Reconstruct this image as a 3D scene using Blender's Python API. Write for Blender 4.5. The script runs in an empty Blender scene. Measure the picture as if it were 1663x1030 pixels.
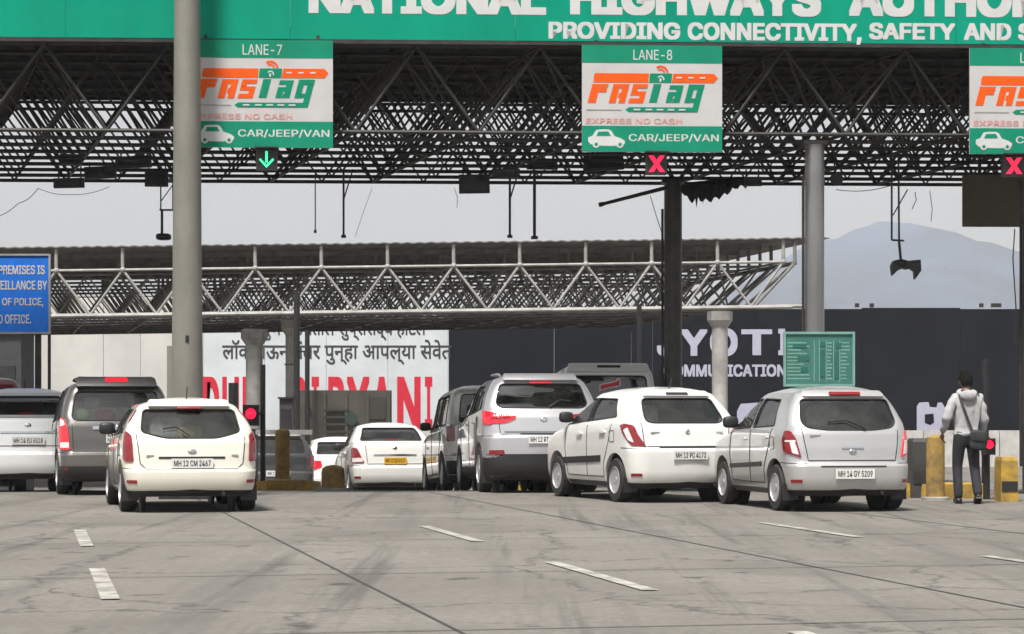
import bpy, bmesh, math, random, os
import numpy as np
from mathutils import Vector, Matrix

# ------------------------------------------------------------------ camera, sky, sun, exposure
SC = bpy.context.scene
COL = SC.collection
F, CX, HY, HC = 3700.0, 831.5, 672.0, 1.2      # focal length (px of 1663), principal column, horizon row, eye height
R = math.radians

cam = bpy.data.cameras.new('camera')
cam.sensor_width = 36.0
cam.lens = 36.0 * F / 1663.0
cam.shift_y = (HY - 515.0) / 1663.0
cam.clip_end = 8000.0
cam.clip_start = 0.3
cam_o = bpy.data.objects.new('camera', cam)
cam_o.location = (0, 0, HC)
cam_o.rotation_euler = (R(90), 0, 0)
COL.objects.link(cam_o)
SC.camera = cam_o

SUN_EL, SUN_AZ = R(63), R(204)                 # azimuth clockwise from +Y: behind the camera, to the left
SKY_STRENGTH, SUN_STRENGTH = 0.10, 5.0
world = bpy.data.worlds.new('World')
SC.world = world
world.use_nodes = True
wn = world.node_tree
bg = wn.nodes['Background']
sky = wn.nodes.new('ShaderNodeTexSky')
sky.sky_type = 'NISHITA'
sky.sun_disc = False
sky.sun_elevation = SUN_EL
sky.sun_rotation = SUN_AZ
sky.air_density, sky.dust_density, sky.ozone_density = 1.0, 2.0, 1.0
hs = wn.nodes.new('ShaderNodeHueSaturation')
hs.inputs['Saturation'].default_value = 0.10
wn.links.new(sky.outputs[0], hs.inputs['Color'])
wn.links.new(hs.outputs[0], bg.inputs['Color'])
bg.inputs['Strength'].default_value = SKY_STRENGTH

sun = bpy.data.lights.new('sun', 'SUN')
sun.energy = SUN_STRENGTH
sun.angle = R(11)
sun.color = (1.0, 0.955, 0.89)
sun_o = bpy.data.objects.new('sun', sun)
sd = Vector((math.sin(SUN_AZ) * math.cos(SUN_EL), math.cos(SUN_AZ) * math.cos(SUN_EL), math.sin(SUN_EL)))
sun_o.rotation_euler = sd.to_track_quat('Z', 'Y').to_euler()
COL.objects.link(sun_o)

vs = SC.view_settings
vs.view_transform = 'Standard'
vs.look = 'None'
vs.exposure = 0.40
vs.gamma = 1.0
vs.use_curve_mapping = False
SC.render.engine = 'CYCLES'
SC.cycles.use_denoising = True
SC.cycles.max_bounces = 6
SC.cycles.transparent_max_bounces = 12
SC.cycles.volume_bounces = 0
SC.cycles.use_adaptive_sampling = True
SC.cycles.adaptive_threshold = 0.03
SC.cycles.caustics_reflective = False
SC.cycles.caustics_refractive = False

random.seed(7)

# ------------------------------------------------------------------ small maths
def gz(y):
    """Height of the road: level up to the canopy, then dipping away behind it."""
    t = min(max((y - 34.0) / 22.0, 0.0), 1.0)
    return -0.9 * t * t * (3 - 2 * t)

def PT(px, py, d):
    return Vector(((px - CX) / F * d, d, HC + (HY - py) / F * d))

def PX(px, d): return (px - CX) / F * d
def PZ(py, d): return HC + (HY - py) / F * d

# ------------------------------------------------------------------ materials
MATS = {}
def nodes_of(name):
    m = bpy.data.materials.new(name)
    m.use_nodes = True
    return m, m.node_tree, m.node_tree.nodes['Principled BSDF']

def mat(name, col, rough=0.6, metal=0.0, var=0.12, scale=6.0, bump=0.0, bscale=40.0, coat=0.0, emit=0.0, col2=None, spec=0.5, stretch=None, det=5.0):
    if name in MATS: return MATS[name]
    m, nt, b = nodes_of(name)
    b.inputs['Roughness'].default_value = rough
    b.inputs['Metallic'].default_value = metal
    b.inputs['Coat Weight'].default_value = coat
    b.inputs['Coat Roughness'].default_value = 0.06
    b.inputs['Specular IOR Level'].default_value = spec
    tc = nt.nodes.new('ShaderNodeTexCoord')
    mp = nt.nodes.new('ShaderNodeMapping')
    nt.links.new(tc.outputs['Object'], mp.inputs['Vector'])
    if stretch: mp.inputs['Scale'].default_value = stretch
    nz = nt.nodes.new('ShaderNodeTexNoise')
    nz.inputs['Scale'].default_value = scale
    nz.inputs['Detail'].default_value = det
    nz.inputs['Roughness'].default_value = 0.62
    nt.links.new(mp.outputs[0], nz.inputs['Vector'])
    mx = nt.nodes.new('ShaderNodeMix'); mx.data_type = 'RGBA'
    c2 = col2 if col2 else tuple(c * (1 - 2.2 * var) for c in col)
    hi = tuple(min(c * (1 + var * 0.6), 1.0) for c in col)
    rp = nt.nodes.new('ShaderNodeMapRange')
    rp.inputs[1].default_value, rp.inputs[2].default_value = 0.32, 0.66
    nt.links.new(nz.outputs[0], rp.inputs[0])
    nt.links.new(rp.outputs[0], mx.inputs[0])
    mx.inputs[6].default_value = (*c2, 1)
    mx.inputs[7].default_value = (*hi, 1)
    nt.links.new(mx.outputs[2], b.inputs['Base Color'])
    if bump > 0:
        n2 = nt.nodes.new('ShaderNodeTexNoise'); n2.inputs['Scale'].default_value = bscale; n2.inputs['Detail'].default_value = 6
        nt.links.new(mp.outputs[0], n2.inputs['Vector'])
        bp = nt.nodes.new('ShaderNodeBump'); bp.inputs['Strength'].default_value = bump; bp.inputs['Distance'].default_value = 0.02
        nt.links.new(n2.outputs[0], bp.inputs['Height'])
        nt.links.new(bp.outputs[0], b.inputs['Normal'])
    if emit > 0:
        b.inputs['Emission Color'].default_value = (*col, 1)
        b.inputs['Emission Strength'].default_value = emit
    MATS[name] = m
    return m

def glass(name, tint=(0.60, 0.66, 0.68), refl=0.065):
    if name in MATS: return MATS[name]
    m = bpy.data.materials.new(name); m.use_nodes = True
    nt = m.node_tree; nt.nodes.remove(nt.nodes['Principled BSDF'])
    out = nt.nodes['Material Output']
    tr = nt.nodes.new('ShaderNodeBsdfTransparent')
    gl = nt.nodes.new('ShaderNodeBsdfGlossy'); gl.inputs['Roughness'].default_value = 0.03
    fr = nt.nodes.new('ShaderNodeFresnel'); fr.inputs['IOR'].default_value = 1.5
    ml = nt.nodes.new('ShaderNodeMath'); ml.operation = 'MULTIPLY_ADD'
    ml.inputs[1].default_value = 1.1; ml.inputs[2].default_value = refl
    tc = nt.nodes.new('ShaderNodeTexCoord')
    nz = nt.nodes.new('ShaderNodeTexNoise'); nz.inputs['Scale'].default_value = 3.0
    df = nt.nodes.new('ShaderNodeBsdfDiffuse'); df.inputs['Color'].default_value = (0.42, 0.40, 0.36, 1)
    mr = nt.nodes.new('ShaderNodeMapRange'); mr.inputs[1].default_value = 0.35; mr.inputs[2].default_value = 0.8
    mr.inputs[3].default_value = 0.005; mr.inputs[4].default_value = 0.05
    tr.inputs['Color'].default_value = (*tint, 1)
    m1 = nt.nodes.new('ShaderNodeMixShader'); m2 = nt.nodes.new('ShaderNodeMixShader')
    nt.links.new(fr.outputs[0], ml.inputs[0]); nt.links.new(ml.outputs[0], m1.inputs[0])
    nt.links.new(tr.outputs[0], m1.inputs[1]); nt.links.new(gl.outputs[0], m1.inputs[2])
    nt.links.new(tc.outputs['Object'], nz.inputs['Vector']); nt.links.new(nz.outputs[0], mr.inputs[0])
    nt.links.new(mr.outputs[0], m2.inputs[0]); nt.links.new(m1.outputs[0], m2.inputs[1]); nt.links.new(df.outputs[0], m2.inputs[2])
    nt.links.new(m2.outputs[0], out.inputs['Surface'])
    MATS[name] = m
    return m

def lens(name, col, emit=0.0):
    if name in MATS: return MATS[name]
    m, nt, b = nodes_of(name)
    b.inputs['Base Color'].default_value = (*col, 1)
    b.inputs['Roughness'].default_value = 0.18
    b.inputs['Coat Weight'].default_value = 0.8
    w = nt.nodes.new('ShaderNodeTexWave'); w.inputs['Scale'].default_value = 9.0; w.inputs['Distortion'].default_value = 1.0
    tc = nt.nodes.new('ShaderNodeTexCoord'); nt.links.new(tc.outputs['Object'], w.inputs['Vector'])
    bp = nt.nodes.new('ShaderNodeBump'); bp.inputs['Strength'].default_value = 0.25; bp.inputs['Distance'].default_value = 0.01
    nt.links.new(w.outputs[1], bp.inputs['Height']); nt.links.new(bp.outputs[0], b.inputs['Normal'])
    if emit > 0:
        b.inputs['Emission Color'].default_value = (*col, 1); b.inputs['Emission Strength'].default_value = emit
    MATS[name] = m
    return m

def paint(name, col, metal=0.0, rough=0.32, dirt=0.10):
    """Car paint: clear coat over colour, with a film of road dust."""
    if name in MATS: return MATS[name]
    m, nt, b = nodes_of(name)
    b.inputs['Roughness'].default_value = rough
    b.inputs['Metallic'].default_value = metal
    b.inputs['Coat Weight'].default_value = 1.0
    b.inputs['Coat Roughness'].default_value = 0.03
    tc = nt.nodes.new('ShaderNodeTexCoord')
    nz = nt.nodes.new('ShaderNodeTexNoise'); nz.inputs['Scale'].default_value = 2.6; nz.inputs['Detail'].default_value = 8; nz.inputs['Roughness'].default_value = 0.7
    nt.links.new(tc.outputs['Object'], nz.inputs['Vector'])
    sp = nt.nodes.new('ShaderNodeSeparateXYZ'); nt.links.new(tc.outputs['Object'], sp.inputs[0])
    lo = nt.nodes.new('ShaderNodeMapRange')      # road dirt sticks to the sills
    lo.inputs[1].default_value, lo.inputs[2].default_value, lo.inputs[3].default_value, lo.inputs[4].default_value = 0.2, 0.75, 0.45, 0.0
    nt.links.new(sp.outputs[2], lo.inputs[0])
    ad = nt.nodes.new('ShaderNodeMath'); ad.operation = 'ADD'; ad.inputs[1].default_value = dirt
    nt.links.new(lo.outputs[0], ad.inputs[0])
    mu = nt.nodes.new('ShaderNodeMath'); mu.operation = 'MULTIPLY'
    nt.links.new(ad.outputs[0], mu.inputs[0]); nt.links.new(nz.outputs[0], mu.inputs[1])
    mx = nt.nodes.new('ShaderNodeMix'); mx.data_type = 'RGBA'
    mx.inputs[6].default_value = (*col, 1); mx.inputs[7].default_value = (0.30, 0.25, 0.19, 1)
    nt.links.new(mu.outputs[0], mx.inputs[0]); nt.links.new(mx.outputs[2], b.inputs['Base Color'])
    MATS[name] = m
    return m

M = {}
M['black'] = mat('black_plastic', (0.018, 0.018, 0.019), 0.5)
M['rubber'] = mat('rubber', (0.022, 0.021, 0.020), 0.8, bump=0.2)
M['cabin'] = mat('cabin_trim', (0.06, 0.058, 0.055), 0.8)
M['seat'] = mat('seat_cloth', (0.16, 0.145, 0.125), 0.9, bump=0.2)
M['seat2'] = mat('seat_cloth_pale', (0.42, 0.38, 0.31), 0.9, bump=0.2)
M['chrome'] = mat('chrome', (0.72, 0.73, 0.75), 0.14, 1.0, var=0.03)
M['rim'] = mat('wheel_rim', (0.50, 0.50, 0.51), 0.4, 0.4)
M['glass'] = glass('car_glass')
M['glass_dark'] = glass('car_glass_dark', (0.20, 0.24, 0.28), 0.07)
M['red'] = lens('red_lens', (0.22, 0.006, 0.010))
M['red_lit'] = lens('red_lens_lit', (0.62, 0.015, 0.03), 0.22)
M['clear'] = lens('clear_lens', (0.72, 0.66, 0.66))
M['plate_w'] = mat('plate_white', (0.72, 0.72, 0.70), 0.4, var=0.06)
M['plate_y'] = mat('plate_yellow', (0.75, 0.42, 0.02), 0.4, var=0.06)
M['ink'] = mat('plate_ink', (0.012, 0.012, 0.014), 0.6)

# ------------------------------------------------------------------ mesh collecting
class MB:
    def __init__(s): s.v, s.f, s.m = [], [], []
    def add(s, vs, fs, mi=0):
        o = len(s.v); s.v += [tuple(p) for p in vs]
        for f in fs: s.f.append(tuple(i + o for i in f)); s.m.append(mi)
    def box(s, c, d, rot=None, mi=0):
        x, y, z = d[0] / 2, d[1] / 2, d[2] / 2
        P = [Vector((i * x, j * y, k * z)) for i in (-1, 1) for j in (-1, 1) for k in (-1, 1)]
        if rot is not None: P = [rot @ p for p in P]
        c = Vector(c)
        s.add([p + c for p in P], [(0, 1, 3, 2), (4, 6, 7, 5), (0, 4, 5, 1), (2, 3, 7, 6), (0, 2, 6, 4), (1, 5, 7, 3)], mi)
        return s
    def cyl(s, a, b, r0, r1=None, n=10, caps=True, mi=0):
        a, b = Vector(a), Vector(b)
        if r1 is None: r1 = r0
        d = (b - a); L = d.length
        if L < 1e-9: return s
        d /= L
        u = d.orthogonal().normalized(); w = d.cross(u)
        P = []
        for (c, r) in ((a, r0), (b, r1)):
            for k in range(n):
                t = 2 * math.pi * k / n
                P.append(c + u * (r * math.cos(t)) + w * (r * math.sin(t)))
        fs = [(k, (k + 1) % n, n + (k + 1) % n, n + k) for k in range(n)]
        if caps: fs += [tuple(range(n - 1, -1, -1)), tuple(range(n, 2 * n))]
        s.add(P, fs, mi)
        return s
    def tube(s, path, r, n=6, closed=False, mi=0):
        path = [Vector(p) for p in path]; k = len(path)
        P = []; u = None
        for i, p in enumerate(path):
            if closed: t = path[(i + 1) % k] - path[i - 1]
            else: t = path[min(i + 1, k - 1)] - path[max(i - 1, 0)]
            if t.length < 1e-9: t = Vector((0, 0, 1))
            t.normalize()
            if u is None: u = t.orthogonal().normalized()
            else:
                u = u - t * u.dot(t)
                u = u.normalized() if u.length > 1e-6 else t.orthogonal().normalized()
            w = t.cross(u)
            for q in range(n):
                a = 2 * math.pi * q / n
                P.append(p + u * (r * math.cos(a)) + w * (r * math.sin(a)))
        fs = []
        for i in range(k if closed else k - 1):
            j = (i + 1) % k
            for q in range(n):
                fs.append((i * n + q, i * n + (q + 1) % n, j * n + (q + 1) % n, j * n + q))
        if not closed:
            fs += [tuple(range(n - 1, -1, -1)), tuple(range((k - 1) * n, k * n))]
        s.add(P, fs, mi)
        return s
    def lathe(s, prof, c=(0, 0, 0), axis='Z', n=24, mi=0, caps=True):
        P = []; k = len(prof)
        for (r, h) in prof:
            for q in range(n):
                a = 2 * math.pi * q / n
                x, y = r * math.cos(a), r * math.sin(a)
                p = (x, y, h) if axis == 'Z' else ((h, x, y) if axis == 'X' else (y, h, x))
                P.append((p[0] + c[0], p[1] + c[1], p[2] + c[2]))
        fs = [(i * n + q, i * n + (q + 1) % n, (i + 1) * n + (q + 1) % n, (i + 1) * n + q) for i in range(k - 1) for q in range(n)]
        if caps: fs += [tuple(range(n - 1, -1, -1)), tuple(range((k - 1) * n, k * n))]
        else: fs += [((k - 1) * n + q, (k - 1) * n + (q + 1) % n, (q + 1) % n, q) for q in range(n)]
        s.add(P, fs, mi)
        return s
    def plate(s, pts, y0, y1, mi=0):
        """Polygon in x,z (any order) thickened from y0 (front, towards the viewer) to y1."""
        a = sum(pts[i][0] * pts[(i + 1) % len(pts)][1] - pts[(i + 1) % len(pts)][0] * pts[i][1] for i in range(len(pts)))
        if a < 0: pts = pts[::-1]
        n = len(pts)
        P = [(p[0], y0, p[1]) for p in pts] + [(p[0], y1, p[1]) for p in pts]
        fs = [tuple(range(n)), tuple(range(2 * n - 1, n - 1, -1))] + [((i + 1) % n, i, n + i, n + (i + 1) % n) for i in range(n)]
        s.add(P, fs, mi)
        return s
    def blob(s, c, r, rot=None, n=12, m=8, e=1.0, mi=0):
        P = []
        def sp(v): return math.copysign(abs(v) ** e, v)
        for i in range(m + 1):
            th = math.pi * i / m
            for q in range(n):
                ph = 2 * math.pi * q / n
                p = Vector((r[0] * sp(math.sin(th)) * sp(math.cos(ph)), r[1] * sp(math.sin(th)) * sp(math.sin(ph)), r[2] * sp(math.cos(th))))
                if rot is not None: p = rot @ p
                P.append(p + Vector(c))
        fs = [(i * n + q, (i + 1) * n + q, (i + 1) * n + (q + 1) % n, i * n + (q + 1) % n) for i in range(m) for q in range(n)]
        s.add(P, fs, mi)
        return s
    def mesh(s, name, mats, smooth=None):
        me = bpy.data.meshes.new(name)
        me.from_pydata(s.v, [], s.f)
        if not isinstance(mats, (list, tuple)): mats = [mats]
        for m in mats: me.materials.append(m)
        if len(mats) > 1: me.polygons.foreach_set('material_index', s.m)
        bm = bmesh.new(); bm.from_mesh(me)
        bmesh.ops.remove_doubles(bm, verts=bm.verts, dist=1e-6)
        bmesh.ops.recalc_face_normals(bm, faces=bm.faces)
        bm.to_mesh(me); bm.free()
        if smooth is not None:
            me.polygons.foreach_set('use_smooth', [True] * len(me.polygons))
            me.set_sharp_from_angle(angle=R(smooth))
        me.update()
        return me
    def build(s, name, mats, parent=None, smooth=None, kind=None, loc=None, rot=None):
        return link(name, s.mesh(name, mats, smooth), parent, kind, loc, rot)

def link(name, me, parent=None, kind=None, loc=None, rot=None):
    o = bpy.data.objects.new(name, me)
    COL.objects.link(o)
    if parent is not None: o.parent = parent
    if kind: o['kind'] = kind
    if loc is not None: o.location = loc
    if rot is not None: o.rotation_euler = rot
    return o

def thing(name, label, cat, loc=(0, 0, 0), rz=0.0, group=None):
    o = link(name, None, None, None, loc, (0, 0, rz))
    return tag(o, label, cat, group)

def tag(o, label, cat, group=None):
    o['label'] = label; o['category'] = cat
    if group: o['group'] = group
    return o

# ------------------------------------------------------------------ lettering
FONT = None
try:
    FONT = bpy.data.fonts.load(os.path.join(bpy.utils.resource_path('LOCAL'), 'datafiles', 'fonts', 'Inter.woff2'))
except Exception:
    FONT = None

def text_mesh(body, rect, y=0.0, bold=0.0, font=True):
    """Lettering in the x,z plane facing -y, fitted to rect = (x0, z0, x1, z1); heavy letters are laid several times, a hair apart."""
    c = bpy.data.curves.new('lettering', 'FONT')
    c.body = body; c.resolution_u = 3
    if font and FONT: c.font = FONT
    o = bpy.data.objects.new('lettering', c); COL.objects.link(o)
    dg = bpy.context.evaluated_depsgraph_get()
    me = bpy.data.meshes.new_from_object(o.evaluated_get(dg))
    v0 = [(v.co.x, v.co.y) for v in me.vertices]; f0 = [tuple(p.vertices) for p in me.polygons]
    bpy.data.objects.remove(o); bpy.data.curves.remove(c); bpy.data.meshes.remove(me)
    sh = [(0, 0)] if bold <= 0 else [(bold * i, bold * 0.8 * j) for j in (-1, 0, 1) for i in (-1, -0.4, 0.4, 1)]
    vs, fs = [], []
    for k, (dx, dy) in enumerate(sh):
        n0 = len(vs); vs += [(x + dx, y_ + dy, k) for x, y_ in v0]; fs += [tuple(i + n0 for i in f) for f in f0]
    a = np.array(vs)
    x0, x1, y0, y1 = a[:, 0].min(), a[:, 0].max(), a[:, 1].min(), a[:, 1].max()
    X = rect[0] + (a[:, 0] - x0) / (x1 - x0) * (rect[2] - rect[0])
    Z = rect[1] + (a[:, 1] - y0) / (y1 - y0) * (rect[3] - rect[1])
    Y = y - a[:, 2] * 0.00012
    return list(zip(X.tolist(), Y.tolist(), Z.tolist())), fs

def letters(name, body, rect, m, parent, y=0.0, **kw):
    v, f = text_mesh(body, rect, y, **kw)
    me = bpy.data.meshes.new(name); me.from_pydata(v, [], f); me.materials.append(m); me.update()
    return link(name, me, parent)

# ------------------------------------------------------------------ the setting: ground, road, mountain
def ground_sheet(name, m, x0, x1, ys, dz):
    mb = MB(); xs = [x0 + (x1 - x0) * i / 6 for i in range(7)]
    V = [(x, y, gz(y) + dz) for y in ys for x in xs]
    Fs = [(j * 7 + i, j * 7 + i + 1, (j + 1) * 7 + i + 1, (j + 1) * 7 + i) for j in range(len(ys) - 1) for i in range(6)]
    mb.add(V, Fs)
    return mb.build(name, m, kind='structure')

M['soil'] = mat('dry_soil', (0.27, 0.22, 0.16), 0.95, var=0.25, scale=0.4, bump=0.3)

def concrete_road():
    m, nt, b = nodes_of('road_concrete')
    b.inputs['Roughness'].default_value = 0.85
    tc = nt.nodes.new('ShaderNodeTexCoord')
    def noise(sc, det=6, st=None):
        n = nt.nodes.new('ShaderNodeTexNoise'); n.inputs['Scale'].default_value = sc; n.inputs['Detail'].default_value = det; n.inputs['Roughness'].default_value = 0.65
        if st:
            mp = nt.nodes.new('ShaderNodeMapping'); mp.inputs['Scale'].default_value = st; mp.inputs['Rotation'].default_value = (0, 0, R(-12))
            nt.links.new(tc.outputs['Object'], mp.inputs['Vector']); nt.links.new(mp.outputs[0], n.inputs['Vector'])
        else: nt.links.new(tc.outputs['Object'], n.inputs['Vector'])
        return n
    def ramp(src, a, b_, c, d):
        r = nt.nodes.new('ShaderNodeMapRange'); r.inputs[1].default_value, r.inputs[2].default_value, r.inputs[3].default_value, r.inputs[4].default_value = a, b_, c, d
        nt.links.new(src.outputs[0], r.inputs[0]); return r
    def mix(fac, A, B):
        x = nt.nodes.new('ShaderNodeMix'); x.data_type = 'RGBA'
        nt.links.new(fac.outputs[0], x.inputs[0])
        for k, c in ((6, A), (7, B)):
            if isinstance(c, tuple): x.inputs[k].default_value = (*c, 1)
            else: nt.links.new(c.outputs[2], x.inputs[k])
        return x
    base = mix(ramp(noise(0.35), 0.35, 0.68, 0, 1), (0.15, 0.14, 0.125), (0.215, 0.203, 0.183))
    fine = mix(ramp(noise(14, 8), 0.42, 0.62, 0.0, 0.55), base, (0.11, 0.103, 0.093))
    wear = mix(ramp(noise(0.9, 5, (1.5, 0.09, 1)), 0.52, 0.72, 0, 0.65), fine, (0.078, 0.074, 0.068))     # tyre and oil tracks along the lanes
    trk = mix(ramp(noise(2.4, 4, (1.0, 0.03, 1)), 0.55, 0.66, 0, 0.55), wear, (0.055, 0.052, 0.048))          # rubber laid down by braking tyres
    pat = mix(ramp(noise(0.16, 1), 0.60, 0.62, 0, 0.5), trk, (0.12, 0.112, 0.10))                               # mended areas
    vo = nt.nodes.new('ShaderNodeTexVoronoi'); vo.feature = 'DISTANCE_TO_EDGE'; vo.inputs['Scale'].default_value = 0.33
    vd = nt.nodes.new('ShaderNodeVectorMath'); vd.operation = 'MULTIPLY_ADD'; vn = noise(1.3, 6)
    vd.inputs[1].default_value = (0.9, 0.9, 0.9); nt.links.new(vn.outputs[1], vd.inputs[0]); nt.links.new(tc.outputs['Object'], vd.inputs[2]); nt.links.new(vd.outputs[0], vo.inputs['Vector'])
    crk = mix(ramp(vo, 0.0, 0.012, 0.75, 0.0), pat, (0.05, 0.047, 0.043))                                       # cracks
    oil = mix(ramp(noise(1.9, 4), 0.61, 0.70, 0, 0.85), crk, (0.038, 0.036, 0.034))
    nt.links.new(oil.outputs[2], b.inputs['Base Color'])
    bp = nt.nodes.new('ShaderNodeBump'); bp.inputs['Strength'].default_value = 0.35; bp.inputs['Distance'].default_value = 0.01
    nt.links.new(noise(60, 8).outputs[0], bp.inputs['Height']); nt.links.new(bp.outputs[0], b.inputs['Normal'])
    return m
M['road'] = concrete_road()
ys_r = [-25, 0, 20, 30, 34] + [34 + i * 1.1 for i in range(1, 21)] + [60, 75, 92]
ground_sheet('ground', M['soil'], -3000, 3000, [-500, -25, 0, 34] + [34 + i * 1.1 for i in range(1, 21)] + [60, 100, 300, 1000, 3350], -0.03)
ground_sheet('road', M['road'], -45, 45, ys_r, 0.0)

HEAD = R(12)                                        # the lanes run 12 degrees to the left of the view axis
LD = Vector((-math.sin(HEAD), math.cos(HEAD), 0)); LN = Vector((math.cos(HEAD), math.sin(HEAD), 0))
def lane_pt(a, b):                                  # a across the lanes, b along them, measured from (0, 28)
    p = Vector((0, 28, 0)) + LN * a + LD * b
    return p
M['line'] = mat('worn_road_paint', (0.40, 0.39, 0.36), 0.85, var=0.2, scale=4.5, col2=(0.15, 0.14, 0.125), det=9)
M['joint'] = mat('joint_seal', (0.055, 0.052, 0.048), 0.8)
def strip(name, a0, a1, b0, b1, m, dz):
    k = max(2, int(abs(b1 - b0) / 1.2)); mb = MB(); V = []
    for i in range(k + 1):
        bb = b0 + (b1 - b0) * i / k
        for aa in (a0, a1):
            p = lane_pt(aa, bb); V.append((p.x, p.y, gz(p.y) + dz))
    mb.add(V, [(2 * i, 2 * i + 1, 2 * i + 3, 2 * i + 2) for i in range(k)])
    return mb.build(name, m, kind='structure')
road_o = bpy.data.objects['road']
for a in (-10.9, -7.2, -3.5, 0.2, 3.9, 7.6, 11.3):
    o = strip('slab_joint', a - 0.012, a + 0.012, -26, 40, M['joint'], 0.004); o.parent = road_o
for b_ in [-24 + 4.5 * i for i in range(12)]:
    o = strip('slab_joint', -20, 20, b_ - 0.011, b_ + 0.011, M['joint'], 0.004); o.parent = road_o
for a in (-5.3, -1.7, 2.05, 5.9):
    for b_ in (-24.5, -18.5, -12.5, -6.5):
        o = strip('lane_marking', a - 0.06, a + 0.06, b_, b_ + 3.0, M['line'], 0.008); o.parent = road_o

def hill():
    m = mat('hill_haze_blue', (0.055, 0.085, 0.14), 0.95, var=0.4, scale=0.004)  # blue of the distant haze is mixed into the hill's own colour
    mb = MB(); D = 2600.0
    ridge = [(900, 650), (1020, 600), (1150, 505), (1250, 448), (1338, 398), (1395, 384), (1440, 364), (1475, 357), (1500, 362), (1540, 376), (1575, 384), (1610, 400), (1650, 412), (1720, 432), (1850, 470), (2050, 540), (2300, 640)]
    rng = random.Random(3); n = 150; rows = 22
    px = np.linspace(900, 2300, n)
    py = np.interp(px, [r[0] for r in ridge], [r[1] for r in ridge])
    V = []
    for j in range(rows):
        t = j / (rows - 1)
        for i in range(n):
            h = (HY - py[i]) / F * D
            y = D - 600 + 1200 * t
            k = 1 - abs(2 * t - 1)
            ker = math.sin(k * math.pi / 2) ** 1.3
            bumpy = 5.0 * math.sin(i * 0.9 + j * 1.7) * math.sin(i * 0.31 + j) * ker + rng.uniform(-1.8, 1.8) * ker
            z = max(h * ker * (y / D) + bumpy * 0.3, 0) - 1.2
            V.append(((px[i] - CX) / F * D * (1 + 0.06 * math.sin(j)), y, z + 0.2))
    mb.add(V, [(j * n + i, j * n + i + 1, (j + 1) * n + i + 1, (j + 1) * n + i) for j in range(rows - 1) for i in range(n - 1)])
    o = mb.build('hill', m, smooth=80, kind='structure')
hill()

def haze():
    m = bpy.data.materials.new('haze_air'); m.use_nodes = True
    nt = m.node_tree; nt.nodes.remove(nt.nodes['Principled BSDF'])
    v = nt.nodes.new('ShaderNodeVolumePrincipled')
    v.inputs['Color'].default_value = (0.90, 0.935, 1.0, 1)
    v.inputs['Density'].default_value = 0.00030
    v.inputs['Anisotropy'].default_value = 0.0
    nt.links.new(v.outputs[0], nt.nodes['Material Output'].inputs['Volume'])
    m.cycles.homogeneous_volume = True
    mb = MB(); mb.box((0, 1450, 119), (6100, 4000, 243))
    o = mb.build('haze', m, kind='stuff')
    o['label'] = 'pale dusty haze hanging over the toll plaza'; o['category'] = 'haze'
haze()

# ------------------------------------------------------------------ space-frame canopies
M['steel_dark'] = mat('dark_steel', (0.036, 0.034, 0.032), 0.6, 0.2, var=0.25, scale=4)  # darkness inside the near canopy is put into this colour
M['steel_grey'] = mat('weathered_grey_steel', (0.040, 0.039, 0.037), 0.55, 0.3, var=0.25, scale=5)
M['steel_pale'] = mat('pale_steel', (0.36, 0.355, 0.34), 0.6, 0.1, var=0.15, scale=3)
M['steel_mid'] = mat('grey_steel', (0.22, 0.215, 0.205), 0.6, 0.1, var=0.2, scale=3)  # darker copy of the pale steel; shade of the inner lattice in its colour
M['roof_dark'] = mat('shaded_roof_sheet', (0.020, 0.019, 0.018), 0.8, 0.1, var=0.3, scale=2)  # underside shade put into the colour; the sheet itself is plain grey
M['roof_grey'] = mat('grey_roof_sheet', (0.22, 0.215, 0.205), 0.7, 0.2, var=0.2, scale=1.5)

def space_frame(root, x0, nx, dx, y0, ny, dy, zb, zt, r, front, inner, back=None, rfront=None, skew=0.0):
    rf = rfront or r; sk = -dy * math.tan(skew)
    T = lambda i, j: (x0 + i * dx + j * sk, y0 + j * dy, zt)
    B = lambda i, j: (x0 + (i + 0.5) * dx + j * sk, y0 + j * dy, zb)
    # the front row is built strut by strut
    for i in range(nx + 1):
        for k in (i - 1, i):
            if 0 <= k < nx:
                MB().cyl(T(i, 0), B(k, 0), rf, n=8).build('strut', front, root, smooth=40)
        if i < nx:
            MB().cyl(T(i, 0), T(i + 1, 0), rf * 1.1, n=8).build('top_chord', front, root, smooth=40)
        if i < nx - 1:
            MB().cyl(B(i, 0), B(i + 1, 0), rf * 1.25, n=8).build('bottom_chord', front, root, smooth=40)
        MB().blob(T(i, 0), (rf * 2.4,) * 3, n=8, m=6).build('node', front, root, smooth=60)
    mb = MB()
    for j in range(ny + 1):
        for i in range(nx + 1):
            if j > 0:
                for k in (i - 1, i):
                    if 0 <= k < nx: mb.cyl(T(i, j), B(k, j), r, n=5, caps=False)
            if j < ny:
                for k in (i - 1, i):
                    if 0 <= k < nx: mb.cyl(T(i, j), B(k, j + 1), r * 0.9, n=5, caps=False)
                mb.cyl(T(i, j), T(i, j + 1), r, n=5, caps=False)
                if i < nx: mb.cyl(B(i, j), B(i, j + 1), r, n=5, caps=False)
        if j > 0:
            for i in range(nx - 1):
                m_ = T(i + 0.5, j); mb.cyl(m_, B(i - 0.5, j), r * 0.8, n=4, caps=False); mb.cyl(m_, B(i + 0.5, j), r * 0.8, n=4, caps=False)
        if j > 0:
            mb.cyl(T(0, j), T(nx, j), r * 1.1, n=5); mb.cyl(B(0, j), B(nx - 1, j), r * 1.25, n=5)
    mb.build('lattice', inner, root, smooth=60, kind='stuff')

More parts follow.
